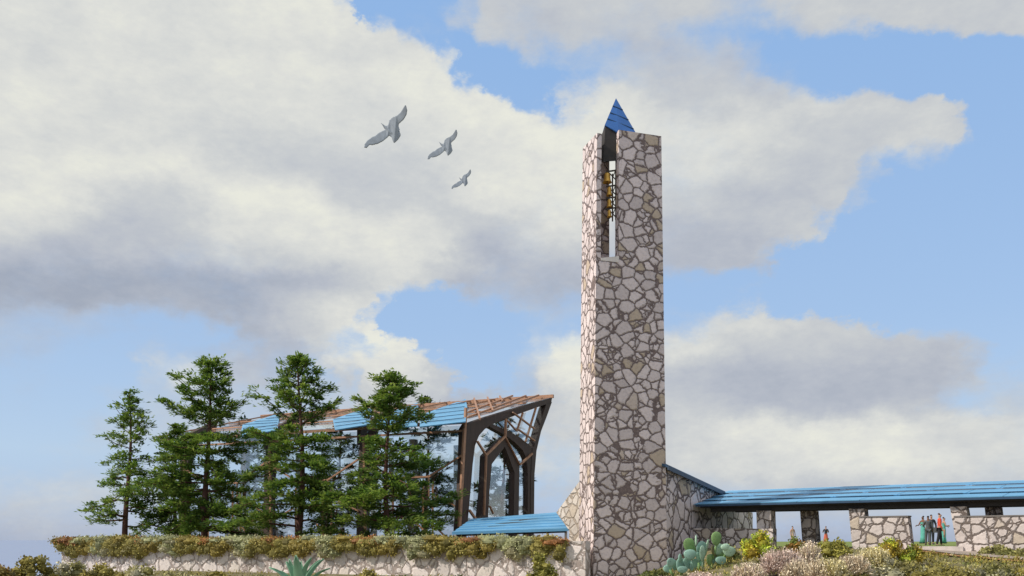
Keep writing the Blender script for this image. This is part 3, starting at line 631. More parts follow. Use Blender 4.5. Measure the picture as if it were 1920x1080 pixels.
# arcade
A0 = Vector((10.13, 42.5, 0)); ad = Vector((26.5 - 13.6, 47.0 - 57.0, 0)).normalized(); an = Vector((ad.y, -ad.x, 0))
if an.y > 0: an = -an
ZR, ZE = 3.90, 3.06
OF, OB = 4.9, 1.6
ar = empty('arcade', (15, 37, 1.2), 'covered arcade with a long blue shingled roof on fieldstone piers, right of the tower', 'arcade')
def al(s, o=0, z=0): return A0 + ad * s + an * o + Vector((0, 0, z))
SL, SR = -1.6, 20.0
for sgn in (1, -1):
    m = MB(); seam = MB(); nrw = 4
    top = lambda s, r: al(s, (OF if sgn > 0 else -OB) * r, ZR + (ZE - ZR) * r * (1 if sgn > 0 else .6))
    rnn = (top(1, 0) - top(0, 0)).cross(top(0, 1) - top(0, 0)).normalized()
    if rnn.z < 0: rnn = -rnn
    for i in range(nrw):
        r0 = i / nrw; r1 = (i + 1.0) / nrw
        s = SL + (0 if sgn < 0 else 0)
        sa = lambda r: .66 * r if sgn > 0 else 0
        offs = (i % 2) * 1.2 + random.uniform(0, .2); xsn = [sa(r0)]; q = sa(r0) + offs + .8
        while q < SR: xsn.append(q); q += 2.4
        xsn.append(SR)
        for j, (p0, p1) in enumerate(zip(xsn, xsn[1:])):
            g = .012; lo0 = sa(r1) if j == 0 else p0; l = random.uniform(0, .006)
            m.poly([top(p0 + g, r0 - .02) - rnn * .01, top(p1 - g, r0 - .02) - rnn * .01, top(p1 - g, r1) + rnn * (.04 + l), top((sa(r1) if j == 0 else p0) + g, r1) + rnn * (.04 + l)], -rnn * .028)
        if sgn > 0 and i < nrw - 1:
            for j, (p0, p1) in enumerate(zip(xsn, xsn[1:])):
                seam.bar(top(p0 + .1, r1 + .005) + rnn * .028, top(p1 - .14, r1 + .005) + rnn * .028, .03, .022)
    m.build('shingles', ROOF, ar)
    if sgn > 0: seam.build('shingle_lap', ROOF_D, ar)
m = MB()
m.poly([al(.9, OF - .15, ZE - .05), al(SR, OF - .15, ZE - .05), al(SR, 1.3, ZE - .05), al(.6, 1.3, ZE - .05)], (0, 0, -.06)); m.build('soffit', DARK, ar)
m = MB(); m.bar(al(.75, OF - .03, ZE - .015), al(SR, OF - .03, ZE - .015), .05, .10); m.build('fascia', ROOF_D, ar)
m = MB(); m.bar(al(1.2, OF - .6, ZE - .2), al(SR, OF - .6, ZE - .2), .18, .18); m.build('eave_beam', DARK, ar)
m = MB(); m.bar(al(1.0, 1.3, ZE - .17), al(SR, 1.3, ZE - .17), .3, .12); m.build('eave_beam', DARK, ar)
def s_at(x, o):   # along-arcade position met by a column of the photo, at offset o
    t = (x - 960) / F; b = A0 + an * o
    return (t * b.y - b.x) / (ad.x - t * ad.y)
def pier(x0, x1, o, z0, z1, shear, parent, mat=STONE_R, dep=.75, name='pier'):
    s0, s1 = s_at(x0, o), s_at(x1, o); m = MB(); k = shear
    m.hexa([al(s0 + k, o, z0), al(s1 + k, o, z0), al(s1 + k, o - dep, z0), al(s0 + k, o - dep, z0), al(s0, o, z1), al(s1, o, z1), al(s1, o - dep, z1), al(s0, o - dep, z1)])
    return m.build(name, mat, parent)
zt = ZE - .28; FO = OF - .35
pier(1418, 1445, FO, .9, zt, .06, ar, dep=.5)
pier(1591, 1620, FO, .9, zt, .18, ar, dep=.5)
pier(1781, 1811, FO, .9, zt, .30, ar, dep=.5)
pier(1500, 1527, 3.0, .9, zt, .14, ar, dep=.5)
pier(1846, 1875, 3.0, .9, zt, .2, ar, dep=.5)
def lowwall(x0, x1, o, ztop, label, mat, sh=(0, 0), dep=.42):
    s0, s1 = s_at(x0, o), s_at(x1, o); c = al((s0 + s1) / 2, o, 1.1); e = empty('low_wall', c, label, 'wall', 'low fieldstone walls of the arcade'); m = MB()
    m.hexa([al(s0 + sh[0], o, .7), al(s1 + sh[1], o, .7), al(s1 + sh[1], o - dep, .7), al(s0 + sh[0], o - dep, .7), al(s0, o, ztop), al(s1, o, ztop), al(s1, o - dep, ztop), al(s0, o - dep, ztop)])
    m.build('stone_face', mat, e)
    m = MB(); m.hexa([al(s0 - .02, o + .03, ztop + .002), al(s1 + .02, o + .03, ztop + .002), al(s1 + .02, o - dep - .03, ztop + .002), al(s0 - .02, o - dep - .03, ztop + .002), al(s0 - .02, o + .03, ztop + .05), al(s1 + .02, o + .03, ztop + .05), al(s1 + .02, o - dep - .03, ztop + .05), al(s0 - .02, o - dep - .03, ztop + .05)])
    m.build('coping', simple('grey_coping', (.2, .18, .17), .8, .2), e)
lowwall(1611, 1702, FO + .02, 2.44, 'short fieldstone low wall with open view over it, left of the standing group', STONE_R, (.06, .2))
lowwall(1790, 2100, FO + .02, 2.40, 'long fieldstone low wall at the right edge, right of the standing group', STONE_R, (.1, 0))
fw = empty('planter_wall', (10, 38, .8), 'low fieldstone garden wall behind the prickly pear cactus', 'wall')
m = MB(); a = al(s_at(1300, FO + .3), FO + .3); b3 = al(s_at(1449, FO + .3), FO + .3)
stone_prism(m, (a.x, a.y), (b3.x, b3.y), .40, .3, 2.09, 2.04); m.build('stone_face', STONE_R, fw)
st = P(1755, 1026, 48.6); m = MB(); m.poly([al(s_at(1712, FO+.1), FO + .1, 1.36), al(s_at(1806, FO+.1), FO + .1, 1.36), al(s_at(1806, FO-.9), FO - .9, 1.36), al(s_at(1712, FO-.9), FO - .9, 1.36)], (0, 0, -.3))
tag(m.build('stone_step', simple('pale_step_stone', (.6, .53, .5), .85, .2), None), 'flat pale stone step at the foot of the arcade opening', 'step')
# ------------------------------------------------------------------ pines
NEED = leaf_mat('pine_needles', [(0, (.028, .07, .02)), (.25, (.075, .16, .04)), (.52, (.17, .27, .06)), (.85, (.33, .42, .13))], trans=.42)
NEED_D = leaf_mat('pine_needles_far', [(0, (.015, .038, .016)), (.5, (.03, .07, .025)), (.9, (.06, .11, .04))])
def pine(base, H, Rr, label, seed, nbr=46, mat=NEED, dens=1.0, lean=0, low=.14, skew=0.0, group='pine trees on the terrace', leafsz=1.0):
    rnd = random.Random(seed); t = empty('pine_tree', base, label, 'tree', group); base = Vector(base)
    def tr(z):
        k = z / H; return base + Vector((lean * k * H + .12 * math.sin(k * 5 + seed), .1 * math.sin(k * 4 + seed * 2), z))
    m = MB(); zs = [i * H / 14 for i in range(15)]
    m.tube([tr(z) + (Vector((0, 0, -.15)) if z == 0 else Vector((0, 0, 0))) for z in zs], [.15 * (1 - .93 * (z / H)) * H / 8 + .01 for z in zs], 9)
    vs, fs = [], []
    for i in range(nbr):
        k = low + (0.985 - low) * (i / (nbr - 1)) ** .92; z = k * H + rnd.uniform(-.32, .32) * (1 - k)
        a = i * 2.399 + rnd.uniform(-.7, .7)
        prof = (1 - k) ** .74 * 1.08 * (1.0 if k > .3 else .86 + .14 * k / .3) * 1.05 + .05
        ln = Rr * prof * rnd.uniform(.50, 1.25) * (1 + skew * math.cos(a))
        d = Vector((math.cos(a), math.sin(a), 0)); st_ = tr(z); pts = []
        rise = rnd.uniform(.05, .30) if k < .6 else rnd.uniform(.35, .8)
        droop = rnd.uniform(.1, .55) if k < .6 else rnd.uniform(0, .2)
        for j in range(6):
            s = j / 5; pts.append(st_ + d * ln * s + Vector((0, 0, ln * (rise * s - droop * s * s * 1.2) + .12 * ln * s ** 3)) + Vector((rnd.uniform(-.05, .05), rnd.uniform(-.05, .05), rnd.uniform(-.04, .04))) * ln * (s > 0))
        m.tube(pts, [max(.012, .055 * (1 - k) * (1 - j / 6) + .012) for j in range(6)], 5)
        ncl = max(3, int(ln * 4.6))
        for c in range(ncl):
            s = .22 + .80 * (c + rnd.random()) / ncl; s = min(s, 1.0); fi = min(4, int(s * 5)); pc_ = pts[fi].lerp(pts[fi + 1], s * 5 - fi)
            side_ = Vector((-d.y, d.x, 0)) * rnd.uniform(-1, 1) * .34 * ln * (1.15 - s) * .9
            cc = pc_ + side_ + Vector((0, 0, rnd.uniform(-.20, .16)))
            rx = rnd.uniform(.24, .48) * (.75 + .25 * (1 - k)); rz = rx * rnd.uniform(.30, .52)
            if side_.length > .25: m.tube([pc_, cc], [.014, .008], 4, False)
            nl = int(52 * dens * rnd.uniform(.6, 1.2))
            for _ in range(nl):
                q = Vector((rnd.gauss(0, .5), rnd.gauss(0, .5), rnd.gauss(0, .5)))
                p = cc + Vector((q.x * rx, q.y * rx, q.z * rz))
                dd = (d * .8 + side_ * .6 + Vector((rnd.uniform(-1, 1), rnd.uniform(-1, 1), rnd.uniform(-.25, .75))) * .8).normalized()
                leaf(vs, fs, p, dd, Vector((rnd.uniform(-.5, .5), rnd.uniform(-.6, .4), 1)).normalized(), .23 * rnd.uniform(.6, 1.4) * leafsz, .10 * rnd.uniform(.7, 1.4) * leafsz)
    m.build('trunk', BARK, t, True); mk('crown', vs, fs, mat, t)
    return t
ZP = 1.55
def PB(x, D): q = P(x, 1012, D); return (q.x, q.y, ZP)
pine(PB(238, 49), 7.95, 2.1, 'leftmost pine, slim and open with a bare lower trunk', 11, 46, lean=.02, dens=.68, low=.1)
pine(PB(386, 47), 9.35, 3.45, 'tallest pine with a dense rounded top, second from the left', 23, 70, low=.05, lean=.02)
pine(PB(562, 45), 9.15, 3.2, 'straight bushy pine in front of the middle of the chapel roof', 31, 66, low=.06, skew=-.1)
pine(PB(727, 43.5), 7.9, 3.25, 'pine nearest the chapel portal, its top against the blue roof panels', 47, 64, low=.05, skew=.1)
pine(PB(330, 50.5), 6.4, 2.5, 'shorter pine filling the gap between the two leftmost pines', 59, 44, low=.05)
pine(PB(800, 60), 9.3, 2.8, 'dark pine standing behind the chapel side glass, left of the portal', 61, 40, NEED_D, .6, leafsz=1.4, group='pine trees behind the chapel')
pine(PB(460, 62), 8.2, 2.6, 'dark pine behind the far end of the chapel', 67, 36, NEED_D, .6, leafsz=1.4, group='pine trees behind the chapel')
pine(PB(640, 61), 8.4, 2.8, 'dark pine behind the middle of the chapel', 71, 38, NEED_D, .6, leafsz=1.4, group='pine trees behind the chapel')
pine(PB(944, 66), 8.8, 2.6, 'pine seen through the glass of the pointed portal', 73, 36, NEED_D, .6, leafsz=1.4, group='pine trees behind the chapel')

# ------------------------------------------------------------------ birds
BIRD = simple('grey_feathers', (.36, .40, .45), .8, .25, 3)
def bird(cx, cy, D, sc, label):
    out = [(310,292),(335,300),(352,300),(378,318),(368,292),(380,252),(410,226),(460,212),(500,186),(527,152),(545,127),(558,130),(570,175),(560,215),(530,255),(480,290),(432,325),(420,355),(455,380),(498,398),(470,440),(428,480),(412,450),(403,418),(378,400),(360,425),(320,465),(270,500),(215,522),(190,520),(165,558),(138,560),(140,520),(165,475),(210,430),(240,415),(275,378),(330,345),(345,342),(325,325)]
    k = sc / 5.4 / F * D; c = P(cx, cy, D); bm = bmesh.new()
    ax = Vector((.70, 0, .714))       # wing axis in the picture plane
    vs = []
    for x, y in out:
        q = Vector(((x - 375) * k, 0, -(y - 352) * k)); w = q.dot(ax); q.y = -.9 * abs(w) ** 1.4 * .35
        vs.append(bm.verts.new(q))
    fc = bm.faces.new(vs); bmesh.ops.triangulate(bm, faces=[fc])
    r = bmesh.ops.extrude_face_region(bm, geom=bm.faces[:]); bmesh.ops.translate(bm, verts=[g for g in r['geom'] if isinstance(g, bmesh.types.BMVert)], vec=(0, .03, 0))
    bmesh.ops.recalc_face_normals(bm, faces=bm.faces)
    me = bpy.data.meshes.new('bird'); bm.to_mesh(me); bm.free(); me.materials.append(BIRD)
    # body spindle grown on the same mesh, then fused into one skin
    mb = MB(); dirb = Vector((.72, 0, -.69)); pr = [(-.42, .008), (-.36, .022), (-.28, .04), (-.2, .038), (-.1, .055), (0, .065), (.12, .055), (.25, .035), (.36, .02)]
    mb.tube([dirb * (a * 1.0) * (k * 380) * .75 + Vector((0, -.01, 0)) for a, _ in pr], [r_ * k * 380 * .5 for _, r_ in pr], 10)
    bm = bmesh.new(); bm.from_mesh(me); vv = [bm.verts.new(q) for q in mb.v]
    for f_ in mb.f: bm.faces.new([vv[i] for i in f_])
    bmesh.ops.recalc_face_normals(bm, faces=bm.faces); bm.to_mesh(me); bm.free()
    o = bpy.data.objects.new('bird', me); COL.objects.link(o); o.location = c
    rm = o.modifiers.new('fuse', 'REMESH'); rm.mode = 'VOXEL'; rm.voxel_size = .014; rm.use_smooth_shade = True
    tag(o, label, 'bird', 'birds gliding in the sky')
bird(729, 245, 22, 1.0, 'largest grey bird gliding, highest of the three in the sky')
bird(833, 276, 31, .70, 'middle sized grey bird gliding between the other two')
bird(867, 339, 47, .46, 'smallest grey bird gliding, lowest of the three')

# ------------------------------------------------------------------ people
def skinned(name, chains, mat, parent, sub=2, root=0):
    """chains: list of lists of (point, (rx, ry)); equal points are shared"""
    me = bpy.data.meshes.new(name); key = {}; vs = []; rad = []; ed = []
    for chn in chains:
        pr = None
        for p, r in chn:
            k_ = tuple(round(a, 4) for a in p)
            if k_ not in key: key[k_] = len(vs); vs.append(p); rad.append(r)
            if pr is not None and pr != key[k_]: ed.append((pr, key[k_]))
            pr = key[k_]
    me.from_pydata(vs, ed, []); o = bpy.data.objects.new(name, me); COL.objects.link(o)
    s = o.modifiers.new('skin', 'SKIN')
    for i, r in enumerate(rad):
        sv = me.skin_vertices[0].data[i]; sv.radius = r if isinstance(r, tuple) else (r, r); sv.use_root = (i == root)
    ss = o.modifiers.new('smooth', 'SUBSURF'); ss.levels = sub; ss.render_levels = sub
    dg = bpy.context.evaluated_depsgraph_get(); em = bpy.data.meshes.new_from_object(o.evaluated_get(dg))
    o.modifiers.clear(); o.data = em; em.name = name; em.materials.clear(); em.materials.append(mat)
    em.polygons.foreach_set('use_smooth', [True] * len(em.polygons)); o.parent = parent
    return o
def cmat(n, c): return simple(n, c, .8, .15, 8)
SK1 = cmat('brown_skin', (.22, .10, .06)); SK2 = cmat('light_skin', (.50, .28, .20)); HAIR = cmat('dark_hair', (.02, .014, .012)); HAIR2 = cmat('auburn_hair', (.09, .035, .025))
TEAL = cmat('teal_cloth', (.12, .45, .40)); GREY = cmat('charcoal_suit', (.10, .105, .12)); NAVY = cmat('black_suit', (.022, .024, .035)); RED = cmat('red_cloth', (.70, .08, .04))
BLK = cmat('black_trousers', (.018, .016, .022)); CREAM = cmat('cream_cloth', (.62, .45, .36)); SHOE = cmat('dark_shoe', (.03, .02, .035)); BAG = cmat('grey_bag', (.12, .12, .13)); CORAL = cmat('coral_cloth', (.55, .12, .07))
def person(x, yfeet, D, H, yaw, label, skin, hair, top, bottom, dress=None, arms=((.05, -.05), (.05, -.05)), longhair=False, stride=0, jacket=False, bag=False, skirt=False):
    q = P(x, 1012, D); z0 = EYE - (yfeet - HY) / F * D
    e = empty('person', (q.x, q.y, z0), label, 'person'); e.rotation_euler = (0, 0, yaw); k = H / 1.72; e.scale = (k, k, k)
    V = lambda a, b, c: (a, b, c)
    ch_ = []; pel = V(0, 0, .96)
    ch_.append([(pel, (.135, .10)), (V(0, 0, 1.12), (.115, .085)), (V(0, -.01, 1.30), (.145, .095)), (V(0, 0, 1.42), (.11, .075)), (V(0, 0, 1.50), (.05, .05)), (V(0, -.01, 1.56), (.065, .075)), (V(0, -.012, 1.64), (.078, .095)), (V(0, 0, 1.70), (.05, .06))])
    ch_.append([(V(0, -.012, 1.64), (.078, .095)), (V(0, -.105, 1.615), (.014, .014))])
    arm_pts = []
    for s, (fw, up_) in zip((-1, 1), arms):
        sh = V(s * .175, 0, 1.40); el = V(s * (.225 + .03), .02 - fw * .35, 1.12 + max(0, up_) * .1); wr = V(s * (.20 if fw > .2 else .25), -.04 - fw * .8, .90 + up_ * .9 + .02); ha = V(wr[0] - s * .01, wr[1] - .02 - fw * .12, wr[2] - .08 + up_ * .25)
        ch_.append([(V(0, 0, 1.42), (.11, .075)), (sh, (.058, .055)), (el, (.042, .042)), (wr, (.027, .03)), (ha, (.020, .034))])
        for i in range(4):
            o = (i - 1.5) * .017; ch_.append([(ha, (.020, .034)), (V(ha[0], ha[1] + o, ha[2] - .045), (.009, .009)), (V(ha[0] - s * .012, ha[1] + o - .008, ha[2] - .075 + abs(i - 1.4) * .006), (.008, .008))])
        ch_.append([(wr, (.027, .03)), (V(wr[0], wr[1] - .035, wr[2] - .045), (.009, .009)), (V(wr[0] - s * .01, wr[1] - .05, wr[2] - .08), (.008, .008))])
        arm_pts.append((sh, el, wr))
    legs = []
    for s in (-1, 1):
        st_ = stride * s; hp = V(s * .09, 0, .90); kn = V(s * .10, -st_ * .5 - .01, .50); an_ = V(s * .11, -st_ + .02, .085); toe = V(s * .125, -st_ - .13, .035)
        ch_.append([(pel, (.135, .10)), (hp, (.095, .095)), (kn, (.062, .062)), (an_, (.040, .042)), (toe, (.036, .026))]); legs.append((hp, kn, an_, toe))
    skinned('person_body', ch_, skin, e, 1)
    # clothes
    if dress is None:
        tc = [[(V(0, 0, .98), (.15, .112)), (V(0, 0, 1.12), (.13, .10)), (V(0, -.01, 1.30), (.162, .112)), (V(0, 0, 1.43), (.12, .085))]]
        if jacket: tc[0] = [(V(0, 0, .80), (.165, .125))] + tc[0]
        for sh, el, wr in arm_pts: tc.append([(V(0, 0, 1.43), (.12, .085)), (V(sh[0], 0, 1.405), (.072, .068)), (el, (.056, .056)), (V(*wr), (.042, .044))])
        skinned('jacket' if jacket else 'shirt', tc, top, e, 1)
        if skirt:
            m = MB(); pr = [(.13, 1.02), (.17, .85), (.21, .5), (.24, .12), (.22, .12)]; vs = []
            m.lathe(pr, (0, 0, 0), 16); o_ = mk('skirt', m.v, m.f, bottom, None, True); o_.parent = e
        else:
            lc = []
            for hp, kn, an_, toe in legs: lc.append([(V(0, 0, .96), (.145, .11)), (hp, (.105, .105)), (kn, (.078, .078)), (V(an_[0], an_[1], .10), (.062, .062))])
            skinned('trousers', lc, bottom, e, 1)
    else:
        m = MB(); m.lathe([(.15, 1.34), (.135, 1.25), (.118, 1.12), (.155, .95), (.17, .7), (.18, .4), (.22, .06), (.20, .06)], (0, 0, 0), 18)
        for vtx in m.v: vtx.y *= .82; vtx.x += .03 * math.sin(vtx.z * 3)
        o_ = mk('dress', m.v, m.f, dress, None, True); o_.parent = e
    for hp, kn, an_, toe in legs:
        m = MB(); m.tube([V(an_[0], an_[1] + .05, .045), V(an_[0], an_[1] - .04, .05), (toe[0], toe[1] + .02, .04), (toe[0], toe[1] - .05, .03)], [.04, .05, .046, .02], 8); o_ = mk('shoe', m.v, m.f, SHOE, None, True); o_.parent = e
    hc = [[(V(0, .03, 1.645), (.082, .085)), (V(0, .02, 1.70), (.07, .085)), (V(0, -.03, 1.715), (.055, .05))]]
    if longhair: hc[0] = [(V(0, .06, 1.36), (.07, .03)), (V(0, .06, 1.5), (.09, .05))] + hc[0]
    skinned('hair', hc, hair, e, 1)
    for s in (-1, 1):
        m = MB(); m.lathe([(.001, .011), (.011, 0), (.001, -.011)], (s * .03, -.098, 1.635), 8)
        o_ = mk('eye', m.v, m.f, NAVY, None, True); o_.parent = e
    if bag:
        m = MB(); m.box((.20, -.12, .72), (.30, .26, 1.0)); m.tube([(.24, -.08, 1.0), (.2, 0, 1.35), (.17, .02, 1.42), (.24, .2, 1.0)], .01, 5)
        o_ = mk('shoulder_bag', m.v, m.f, BAG, None); o_.parent = e; bevel(o_, .02)
    return e
Dg = 52.5
person(1730.5, 1019, 54.5, 1.64, R(-70), 'woman in a long teal gown with bare shoulders, leftmost of the standing group', SK1, HAIR, TEAL, TEAL, dress=TEAL, arms=((.35, .25), (.35, .3)))
person(1740, 1023, Dg, 1.70, R(160), 'man in a charcoal suit with his back turned, beside the woman in teal', SK1, HAIR, GREY, GREY, jacket=True, arms=((.1, .02), (.3, .25)), stride=.04)
person(1746, 1021, 53.5, 1.74, R(-10), 'man in a black suit and white shirt facing out, behind the charcoal suit', SK2, HAIR, NAVY, NAVY, jacket=True, arms=((.4, .3), (.05, 0)))
person(1761.5, 1024.5, 50.8, 1.84, R(70), 'tallest person in a red jacket and dark trousers carrying a grey shoulder bag', SK2, HAIR2, RED, BLK, jacket=True, stride=.12, arms=((.08, .03), (.12, .02)), bag=True)
person(1769.5, 1019, 54.0, 1.55, R(80), 'woman in a teal dress partly hidden behind the red jacket', SK2, HAIR, TEAL, TEAL, dress=TEAL, arms=((.25, .3), (.3, .25)))
person(1486, 1022, 78, 1.62, R(20), 'distant person in a cream dress standing beyond the arcade opening', SK2, HAIR, CREAM, CREAM, dress=CREAM)
person(1548.5, 1021, 80, 1.60, R(-30), 'distant person in a coral skirt and dark top beyond the second opening', SK2, HAIR2, NAVY, CORAL, skirt=True, arms=((.35, .35), (.3, .35)))

# ------------------------------------------------------------------ planting
def ground_pt(x, D, dz=0):
    X = (x - 960) / F * D; return Vector((X, D, height(X, D) + dz))
def bush(x, D, rx, h, label, cols_, seed, name='shrub', group=None, ln=.10, w=.06, nl=55, cat='shrub', ry=None, nlump=None):
    random.seed(seed); b = ground_pt(x, D); vs, fs, cs = [], [], []; ry = ry or rx * .8
    nlump = nlump or int(10 + 14 * rx)
    for i in range(nlump):
        a = random.uniform(0, 6.283); r = math.sqrt(random.random()) * .85; hh = (1 - r * r) * h * random.uniform(.6, 1.0)
        rr = random.uniform(.22, .34) * (rx * .55 + .18)
        c = b + Vector((math.cos(a) * r * rx, math.sin(a) * r * ry, max(.05, hh - rr * .7)))
        lump(vs, fs, cs, c, Vector((rr, rr, rr * .85)), nl, ln, w, random.choice(cols_))
        if hh > .5 * h: lump(vs, fs, cs, c - Vector((0, 0, rr * 1.1)), Vector((rr, rr, rr)), nl // 2, ln, w, random.choice(cols_))
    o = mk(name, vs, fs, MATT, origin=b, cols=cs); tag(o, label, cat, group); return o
def tuft(x, D, rx, h, label, cols_, seed, n=900, name='dry_shrub', group=None):
    random.seed(seed); b = ground_pt(x, D); vs, fs, cs = [], [], []
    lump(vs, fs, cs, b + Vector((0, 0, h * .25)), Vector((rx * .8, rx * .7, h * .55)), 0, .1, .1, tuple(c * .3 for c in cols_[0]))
    ctrs = [(b + Vector((random.uniform(-.5, .5) * rx, random.uniform(-.5, .5) * rx, h * .12))) for _ in range(6)]
    for _ in range(n):
        c0 = random.choice(ctrs); q = rv(); q.z = abs(q.z) * .9 + .1; q.normalize()
        p0 = c0 + Vector((q.x * rx * .35, q.y * rx * .35, q.z * h * .35)); p2 = c0 + Vector((q.x * rx * .72, q.y * rx * .72, q.z * h * .9)) * 1 + rv() * .06; p1 = p0.lerp(p2, .55) + rv() * .04
        s = (p2 - p0).cross(rv()).normalized() * .015; bb = len(vs); col = random.choice(cols_); kk = random.uniform(.6, 1.3); col = tuple(c * kk for c in col)
        vs += [p0 - s, p0 + s, p1 + s, p1 - s, p2]; fs += [(bb, bb+1, bb+2, bb+3), (bb+3, bb+2, bb+4)]; cs += [col] * 5
        if random.random() < .5:
            d = rv(); leaf(vs, fs, p2, d, rv(), .05, .03); cs += [tuple(c * 1.25 for c in col)] * 4
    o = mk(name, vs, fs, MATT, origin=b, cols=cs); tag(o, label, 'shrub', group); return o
OLV = [(.34, .28, .06), (.42, .36, .10), (.22, .19, .05)]; YEL = [(.60, .56, .06), (.42, .50, .06), (.50, .36, .05)]; STR = [(.78, .66, .54), (.84, .72, .58), (.60, .48, .42), (.70, .6, .40)]
PAL = [(.44, .40, .18), (.34, .31, .10), (.60, .55, .38)]; GRN = [(.15, .18, .05), (.22, .22, .06)]
GL_ = 'yellow olive shrubs on the left bank'
for i, (x, D, rx, h, lab, c) in enumerate([
   (62, 25, .75, 1.28, 'tallest yellow olive shrub at the far left bank', OLV), (10, 24, .6, .82, 'low rusty shrub at the left edge of the picture', [(.36, .19, .04), (.26, .2, .05)]),
   (125, 26, .9, 1.02, 'broad pale olive shrub just left of the retaining wall end', PAL), (195, 25, .8, .98, 'olive shrub in front of the left end of the retaining wall', OLV),
   (262, 25, .8, .80, 'low straw flecked shrub before the wall, right of the olive one', PAL), (410, 27, .7, .66, 'small yellow shrub before the wall below the second pine', OLV),
   (330, 25, .8, .66, 'low flat shrub between two taller ones before the wall', PAL), (692, 27, .6, .68, 'small yellow shrub before the wall, right of the agave', OLV), (760, 27, .6, .48, 'flat olive shrub at the wall foot right of the small yellow one', GRN),
   (850, 27, .6, .5, 'flat green shrub at the wall foot below the entrance canopy', GRN), (1012, 28, .62, 1.1, 'upright pale yellow shrub beside the stone tower foot', [(.42, .38, .10), (.30, .28, .06), (.2, .2, .05)]), (470, 27, .55, .5, 'sparse flat shrub just left of the agave', PAL)]):
    bush(x, D, rx, h, lab, c, 100 + i, group=GL_, ln=.085, w=.055, nl=60)
GR_ = 'shrubs on the right bank'
for i, (x, D, rx, h, lab, c) in enumerate([
   (1423, 28.6, .72, 1.18, 'bright yellow green dome shrub in front of the first arcade pier', YEL), (1492, 28.5, .55, .86, 'brown and green rounded shrub right of the bright yellow dome', [(.30, .22, .04), (.2, .24, .05), (.36, .2, .05)]),
   (1562, 28.5, .62, .92, 'leafy pale yellow shrub below the coral skirted person', [(.42, .38, .09), (.32, .3, .06)]), (1668, 28, .60, 1.05, 'tallest lime green shrub in front of the short low wall', YEL), (1712, 28, .42, .66, 'green and rust shrub left of the path', [(.36, .28, .04), (.24, .3, .05)]),
   (1868, 31.0, .6, .42, 'olive leafed shrub spreading along the long low wall', [(.22, .22, .07), (.34, .32, .12)]), (1925, 30.3, .55, .46, 'olive leafed shrub at the right edge of the picture', [(.22, .22, .07), (.32, .3, .1)]),
   (1680, 25, 1.0, .56, 'wide olive bush with pale flecks, bottom right foreground', [(.2, .18, .05), (.28, .25, .09), (.4, .38, .25)]), (1770, 24, 1.0, .50, 'round olive bush low in the foreground beneath the path', [(.22, .19, .04), (.3, .26, .08)]), (1860, 23.8, .9, .46, 'olive and grey bush nearest the bottom right', [(.2, .19, .06), (.35, .33, .2)]),
   (1935, 23.8, .8, .52, 'ochre bush in the bottom right corner', OLV), (1530, 26.5, .6, .5, 'dark green shrub between two straw coloured tufts', GRN), (1360, 31, .6, .62, 'dull green shrub at the foot of the cactus', GRN), (1235, 31, .7, .42, 'low grassy green shrub at the tower foot', GRN), (1620, 25, .9, .45, 'low olive bush at the bottom edge', PAL)]):
    bush(x, D, rx, h, lab, c, 200 + i, group=GR_, ln=.085, w=.055, nl=70)
ST2 = [STR, [(.74, .58, .52), (.82, .68, .60), (.50, .38, .34)], [(.74, .64, .36), (.84, .76, .52), (.46, .40, .18)], [(.72, .60, .46), (.82, .72, .56), (.46, .36, .26)]]
GT = 'straw coloured dry shrubs on the right bank'
for i, (x, D, rx, h, lab) in enumerate([
   (1468, 25.0, .62, .80, 'large pinkish straw tuft below the bright yellow dome shrub'), (1525, 25.6, .42, .90, 'upright straw tuft with dark stems, right of the large pinkish one'), (1590, 24.8, .52, .64, 'rounded straw tuft in the middle of the right bank'),
   (1638, 25.4, .42, .78, 'grey straw tuft just left of the tallest lime green shrub'), (1325, 24.6, .6, .5, 'low straw tuft below the cactus'), (1405, 24.5, .5, .56, 'cream straw tuft at the bottom edge between cactus and bank'), (1510, 23.5, .6, .62, 'pale straw tuft lowest in the middle foreground'),
   (1560, 23.3, .5, .66, 'mauve straw tuft at the bottom edge'), (1250, 24, .5, .52, 'smallest straw tuft at the tower foot')]):
    tuft(x, D, rx, h, lab, ST2[(i * 3 + 1) % 4], 300 + i, 1500, group=GT)
# scattered low growth over the banks
random.seed(5); vs, fs, cs = [], [], []
for _ in range(1500):
    D = random.uniform(24, 47); x = random.uniform(1215, 2000) if random.random() < .68 else random.uniform(-40, 1080)
    b = ground_pt(x, D)
    if x < 1080 and D > 33.0 - (b.x - 2.75) * .498 - .8: continue
    if abs(b.x - lerp_tab(b.y, [(27.2, 23), (28.7, 19.2), (30, 17.2), (31.6, 16.1), (33.4, 15.6), (36, 15.4)])) < 1.5 and b.y > 27.5: continue
    if b.x > 6.0 and D > 33.5: continue
    if 2.5 < b.x < 8.5 and D > 33.5 : continue
    col = random.choice(OLV + OLV + PAL + GRN); h = random.uniform(.05, .16)
    for _ in range(26):
        q = rv(); q.z = abs(q.z); p = b + Vector((random.uniform(-.3, .3), random.uniform(-.3, .3), random.uniform(-.02, h)))
        leaf(vs, fs, p, (q + Vector((0, 0, .6))).normalized(), rv(), random.uniform(.06, .16), random.uniform(.02, .05)); k = random.uniform(.7, 1.3); cs += [tuple(c * k for c in col)] * 4
tag(mk('low_growth', vs, fs, MATT, cols=cs), 'dry grass and low olive growth scattered over the banks', 'ground cover', kind='stuff')
